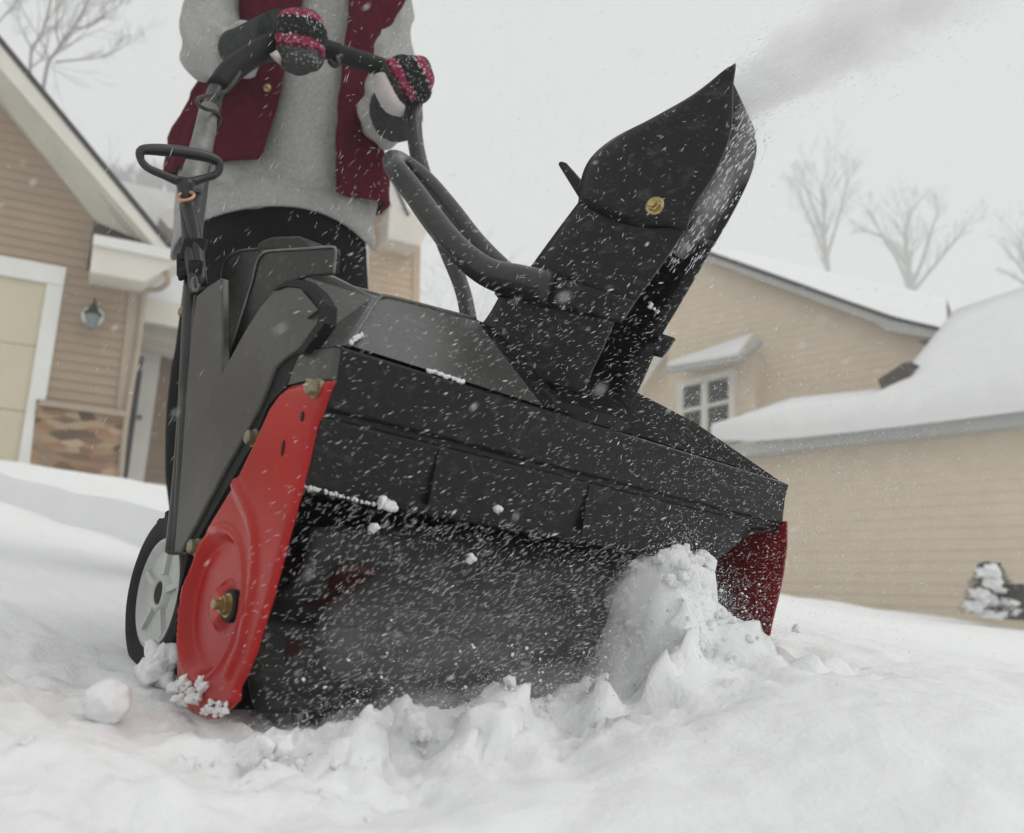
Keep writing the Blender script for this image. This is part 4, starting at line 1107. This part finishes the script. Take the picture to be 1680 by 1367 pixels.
aw = new_obj('bay_roof', *slab(RF, [(1094, 602), (1210, 584), (1240, 558), (1246, 554), (1246, 561), (1212, 592), (1094, 612)], UPO + .85, .12), GUTTER, RH)
bs = RF.P([(1094, 602), (1211, 583)], UPO + .87); bt = RF.P([(1130, 588), (1236, 552)], UPO + .30)
new_obj('bay_snow', *prism([bs[0], bs[1], bt[1], bt[0]], Vector((0, 0, .07))), SNOWROOF, RH)
# lower left wing: sloping trim and wall behind the chute
new_obj('side_wing_wall', *slab(RF, [(1020, 650), (1096, 560), (1100, 560), (1104, 780), (1000, 780)], UPO - .35, 1.5), SID_B, RH)
new_obj('side_wing_trim', *slab(RF, [(1015, 655), (1080, 553), (1098, 553), (1096, 575), (1030, 668)], UPO - .05, .06), CREAM, RH)
new_obj('side_wing_gutter', *slab(RF, [(1080, 530), (1102, 532), (1102, 556), (1084, 556)], UPO - .02, .06), WHITE, RH)

# ================================================================== SHRUB and small brown bin
def ground_at(x, y, Z):
    q = at(x, y, Z); a, b, c = loc(q); return M(a, b, ground_c(a, b))
LEAF = simple('evergreen', (.025, .04, .022), .8, .4, 40)
sb_ = at(1628, 1010, 8.5)
SHB = thing('snowy_shrub', 'small dark evergreen shrub capped with snow in front of the beige wall', 'shrub', sb_)
lv, lf_ = [], []
rs2 = random.Random(5)
for i in range(2600):
    t = rs2.random() ** .8; h = t * .47; r = (.25 * (1 - t) + .06) * math.sqrt(rs2.random()) ; a = rs2.random() * 6.28
    p = sb_ + Vector((r * math.cos(a), r * math.sin(a), h)); d = Vector((math.cos(a), math.sin(a), rs2.uniform(-.2, .7))).normalized(); s = d.cross(Vector((0, 0, 1))).normalized()
    k = len(lv); l = rs2.uniform(.03, .07); w = l * .28
    lv += [p, p + d * l * .5 + s * w, p + d * l, p + d * l * .5 - s * w]; lf_.append([k, k + 1, k + 2, k + 3])
new_obj('foliage', lv, lf_, LEAF, SHB)
cv, cf = [], []
def clump2(p, r, sq):
    o = Vector((random.random() * 50, 0, 0)); v, f = sphere(p, r * 1.2, r, r * sq, None, 20, 14, lambda d: 1 + .6 * noise.noise(d * 1.7 + o) + .35 * noise.noise(d * 4 + o) + .2 * noise.noise(d * 9 + o)); k = len(cv); cv.extend(v); cf.extend([[i + k for i in q] for q in f])
for (x, y, r, q) in ((1622, 940, .085, .8), (1630, 955, .07, .8), (1608, 975, .07, .7), (1622, 985, .08, .6), (1648, 990, .075, .6), (1600, 995, .08, .6), (1660, 1003, .06, .5), (1640, 968, .05, .5), (1628, 1008, .10, .4)):
    clump2(at(x, y, 8.35), r, q)
new_obj('snow_cap', cv, cf, SNOWROOF, SHB, smooth=True)
bx = at(1672, 990, 9.0)
BB = new_obj('wooden_planter', *join(box(bx, RF.u * .12, RF.n * .2, Vector((0, 0, .16))), box(bx + Vector((0, 0, .165)), RF.u * .14, RF.n * .22, Vector((0, 0, .012)))), DARKWOOD, None, bx - Vector((0, 0, .16)))
bevel(BB, .01); tag(BB, 'dark brown wooden planter box beside the snowy shrub', 'planter')

# ================================================================== BARE TREES
BARK = simple('frosted_bark', (.17, .16, .15), .9, .25, 5, .3, .02)
def tree(x, ytop, ybase_vis, Z, seed, label, lean=0.0, spread=.55, group='bare trees beyond the roofs', depth=6, path=None, rad=None):
    rd = random.Random(seed)
    gz = at(x, 960, Z); gz.z = min(gz.z, at(x, ybase_vis, Z).z - 1.0)
    top = at(x, ytop, Z); H = top.z - gz.z
    trunk_v, trunk_f, bv, bf = [], [], [], []
    T = thing('bare_tree', label, 'tree', gz, group)
    right = RT
    def grow(p, d, L, r, lev):
        n = 4; P_ = [p]; R2 = [r]
        for i in range(n):
            q_ = .03 if lev == 0 else .09
            d = (d + Vector((rd.gauss(0, q_), rd.gauss(0, q_), rd.gauss(0, .05) + .03))).normalized()
            p = p + d * L / n; P_.append(p); R2.append(max(r * (1 - .45 * (i + 1) / n), .0042 * Z / 30))
        v, f = tube(P_, R2, 6 if lev < 2 else 4)
        tv, tf = (trunk_v, trunk_f) if lev == 0 else (bv, bf)
        k = len(tv); tv.extend(v); tf.extend([[i + k for i in q] for q in f])
        if lev >= depth: return
        m = rd.choice((2, 3, 3)) if lev < 4 else 2
        for j in range(m):
            ax = Vector((rd.gauss(0, 1), rd.gauss(0, 1), rd.gauss(0, .4))).normalized()
            nd = (d + ax * spread * rd.uniform(.6, 1.2)).normalized()
            i0 = rd.choice((2, 3, 4)) if j else 4
            grow(P_[i0], nd, L * rd.uniform(.62, .82), R2[i0] * rd.uniform(.6, .8), lev + 1)
    if path:
        T['label'] = label
        k_ = 0
        for pth in path:            # limbs that the photo shows, each carrying its own twigs
            P_ = smooth_path([at(x_, y_, Z + zz) for x_, y_, zz in pth], 5); n_ = len(P_)
            r_ = [rad * (1 - .72 * i / (n_ - 1)) * (1 if k_ == 0 else .55) for i in range(n_)]
            v, f = tube(P_, r_, 7); tv, tf = (trunk_v, trunk_f) if k_ == 0 else (bv, bf); o_ = len(tv); tv.extend(v); tf.extend([[i + o_ for i in q] for q in f])
            for i in range(max(2, int(n_ * .28)), n_):
                for _ in range(1 if i < n_ - 1 else 3):
                    d_ = (P_[min(i + 1, n_ - 1)] - P_[i - 1]).normalized()
                    sd_ = Vector((rd.gauss(0, 1), rd.gauss(0, 1), rd.gauss(0, .5))).normalized()
                    grow(P_[i], (d_ + sd_ * spread + Vector((0, 0, .15))).normalized(), (P_[0] - P_[-1]).length * rd.uniform(.08, .16), r_[i] * .42, depth - 3)
            k_ += 1
    else: grow(gz, (Vector((0, 0, 1)) + right * lean).normalized(), H * .36, H * .026, 0)
    new_obj('trunk', trunk_v, trunk_f, BARK, T, smooth=True)
    new_obj('branches', bv, bf, BARK, T, smooth=True)
    return T
tree(1355, 262, 445, 95, 11, 'slender bare tree above the beige house roof, left one of the pair', path=[[(1366, 620, 0), (1358, 445, 0), (1352, 395, 0), (1352, 350, 0), (1348, 308, 0)], [(1355, 430, 0), (1338, 380, -1), (1322, 345, -1), (1308, 310, -1)], [(1356, 425, 0), (1372, 370, 1), (1384, 325, 1), (1392, 290, 1)], [(1352, 380, 0), (1330, 330, 1), (1318, 290, 1)]], rad=.34)
tree(1492, 325, 480, 95, 24, 'broad forked bare tree above the beige house roof, right one of the pair', spread=.65, path=[[(1496, 640, 0), (1492, 475, 0), (1488, 430, 0), (1486, 390, 0), (1490, 360, 0)], [(1490, 470, 0), (1474, 430, -1), (1452, 395, -1), (1428, 350, -1)], [(1494, 475, 0), (1512, 430, 1), (1526, 385, 1), (1540, 345, 1)], [(1496, 480, 0), (1530, 440, -1), (1562, 400, -1), (1585, 372, -1)], [(1490, 440, 0), (1462, 400, 1), (1440, 385, 1), (1415, 378, 1)]], rad=.42)
tree(1690, 385, 470, 92, 31, 'bare tree cut off at the right edge of the photo', spread=.65, path=[[(1700, 640, 0), (1692, 470, 0), (1682, 430, 0), (1672, 395, 0)], [(1690, 460, 0), (1668, 430, 0), (1648, 408, 0)], [(1688, 470, 0), (1665, 455, 1), (1645, 446, 1)], [(1692, 450, 0), (1704, 410, 0), (1712, 370, 0)]], rad=.40)
tree(75, -190, 150, 36, 5, 'large bare tree with long dark limbs rising behind the tan house gable', .12, .6, path=[[(40, 420, 0), (72, 138, 0), (92, 85, 0), (122, 42, 0), (150, -12, 0), (172, -90, 0)], [(92, 102, 0), (130, 98, 1), (172, 92, 1), (210, 72, 1)], [(118, 48, 0), (150, 42, -1), (172, 25, -1), (198, 8, -1)], [(98, 78, 0), (92, 40, 1), (100, -5, 1)]], rad=.085)
tree(10, -120, 60, 38, 8, 'bare tree with a forked limb at the top left corner behind the gable', -.1, .6, path=[[(40, 420, 0), (50, 108, 0), (56, 78, 0), (72, 45, 0), (84, 0, 0), (86, -60, 0)], [(54, 82, 0), (40, 58, 1), (30, 30, 1), (34, -10, 1)], [(52, 110, 0), (72, 92, -1), (80, 60, -1)], [(-10, 45, 0), (8, 25, 0), (28, 0, 0), (40, -40, 0)]], rad=.075)
tree(165, 150, 260, 60, 17, 'low spreading bare tree just right of the tan gable roof', .1, .8)
tree(722, 400, 520, 60, 43, 'small bare tree between the sand house and the chute handle', 0, .7)
tree(770, 430, 520, 64, 47, 'faint bare tree right behind the handlebar post', 0, .7)
# far tree line
wv, wf = [], []
rw = random.Random(9)
for i in range(160):
    x = rw.uniform(150, 420); zt = rw.uniform(70, 78); y1 = 268 + rw.uniform(0, 26) + (x - 220) * .05
    p = at(x, y1 + 90, zt); q = at(x + rw.uniform(-6, 6), y1, zt)
    v, f = tube([p, p.lerp(q, .5), q], [.2, .14, .04], 4); k = len(wv); wv += v; wf += [[j + k for j in e] for e in f]
    for _ in range(5):
        s = p.lerp(q, rw.uniform(.4, .95)); e_ = s + RT * rw.uniform(-1, 1) + Vector((0, 0, rw.uniform(.6, 1.6)))
        v, f = tube([s, e_], [.06, .016], 3); k = len(wv); wv += v; wf += [[j + k for j in e] for e in f]
WD = new_obj('treeline', wv, wf, BARK, None, at(280, 420, 74))
tag(WD, 'distant grey wood fading into the snowfall beyond the roofs', 'wood', kind='stuff')

# ================================================================== AIR, SKY, LIGHT, CAMERA
hz = bpy.data.materials.new('haze'); hz.use_nodes = True; t = hz.node_tree; t.nodes.remove(t.nodes['Principled BSDF'])
pv = N(t, 'ShaderNodeVolumePrincipled'); pv.inputs['Color'].default_value = (.93, .94, .94, 1); pv.inputs['Density'].default_value = .0085; pv.inputs['Anisotropy'].default_value = 0
t.links.new(pv.outputs[0], t.nodes['Material Output'].inputs['Volume'])
hv, hf = box(Vector((0, 42, 9)), Vector((80, 0, 0)), Vector((0, 62, 0)), Vector((0, 0, 32)))
HZ = new_obj('haze', hv, hf, hz, None, Vector((0, 42, 9))); tag(HZ, 'thin snowy air hanging over the whole yard', 'haze', kind='stuff')

wd = bpy.data.worlds.new('World'); S.world = wd; wd.use_nodes = True; t = wd.node_tree
bg = t.nodes['Background']
sky = N(t, 'ShaderNodeTexSky', sky_type='NISHITA'); sky.sun_disc = False
SUN_EL, SUN_ROT = R_(50), R_(112)
sky.sun_elevation = SUN_EL; sky.sun_rotation = SUN_ROT; sky.dust_density = 4; sky.air_density = 2
hs = N(t, 'ShaderNodeHueSaturation'); hs.inputs['Saturation'].default_value = .12; t.links.new(sky.outputs[0], hs.inputs['Color'])
mx_ = mix(t, .9, hs.outputs[0], (7.05, 7.17, 7.08))
t.links.new(mx_, bg.inputs['Color']); bg.inputs['Strength'].default_value = .1
sd = bpy.data.lights.new('sun', 'SUN'); sd.energy = .95; sd.angle = R_(35); sd.color = (1, .985, .96)
so = bpy.data.objects.new('sun', sd); COL.objects.link(so)
dirv = Vector((math.sin(SUN_ROT) * math.cos(SUN_EL), math.cos(SUN_ROT) * math.cos(SUN_EL), math.sin(SUN_EL)))
so.rotation_euler = dirv.to_track_quat('Z', 'Y').to_euler(); so.location = dirv * 30

cd = bpy.data.cameras.new('camera'); co = bpy.data.objects.new('camera', cd); COL.objects.link(co)
cd.sensor_width = 36; cd.sensor_fit = 'HORIZONTAL'; cd.lens = FPX / 1680 * 36; cd.clip_start = .02; cd.clip_end = 500
B_ = -FW
co.matrix_world = Matrix(((RT.x, UPV.x, B_.x, CAM.x), (RT.y, UPV.y, B_.y, CAM.y), (RT.z, UPV.z, B_.z, CAM.z), (0, 0, 0, 1)))
cd.dof.use_dof = True; cd.dof.focus_distance = .93; cd.dof.aperture_fstop = 6.7
S.camera = co
S.view_settings.view_transform = 'Standard'; S.view_settings.look = 'None'; S.view_settings.exposure = .14; S.view_settings.gamma = 1
S.render.engine = 'CYCLES'
S.cycles.max_bounces = 8; S.cycles.volume_bounces = 3; S.cycles.volume_max_steps = 64; S.cycles.volume_step_rate = 1.5
for o in bpy.data.objects:
    if '_o' in o: del o['_o']
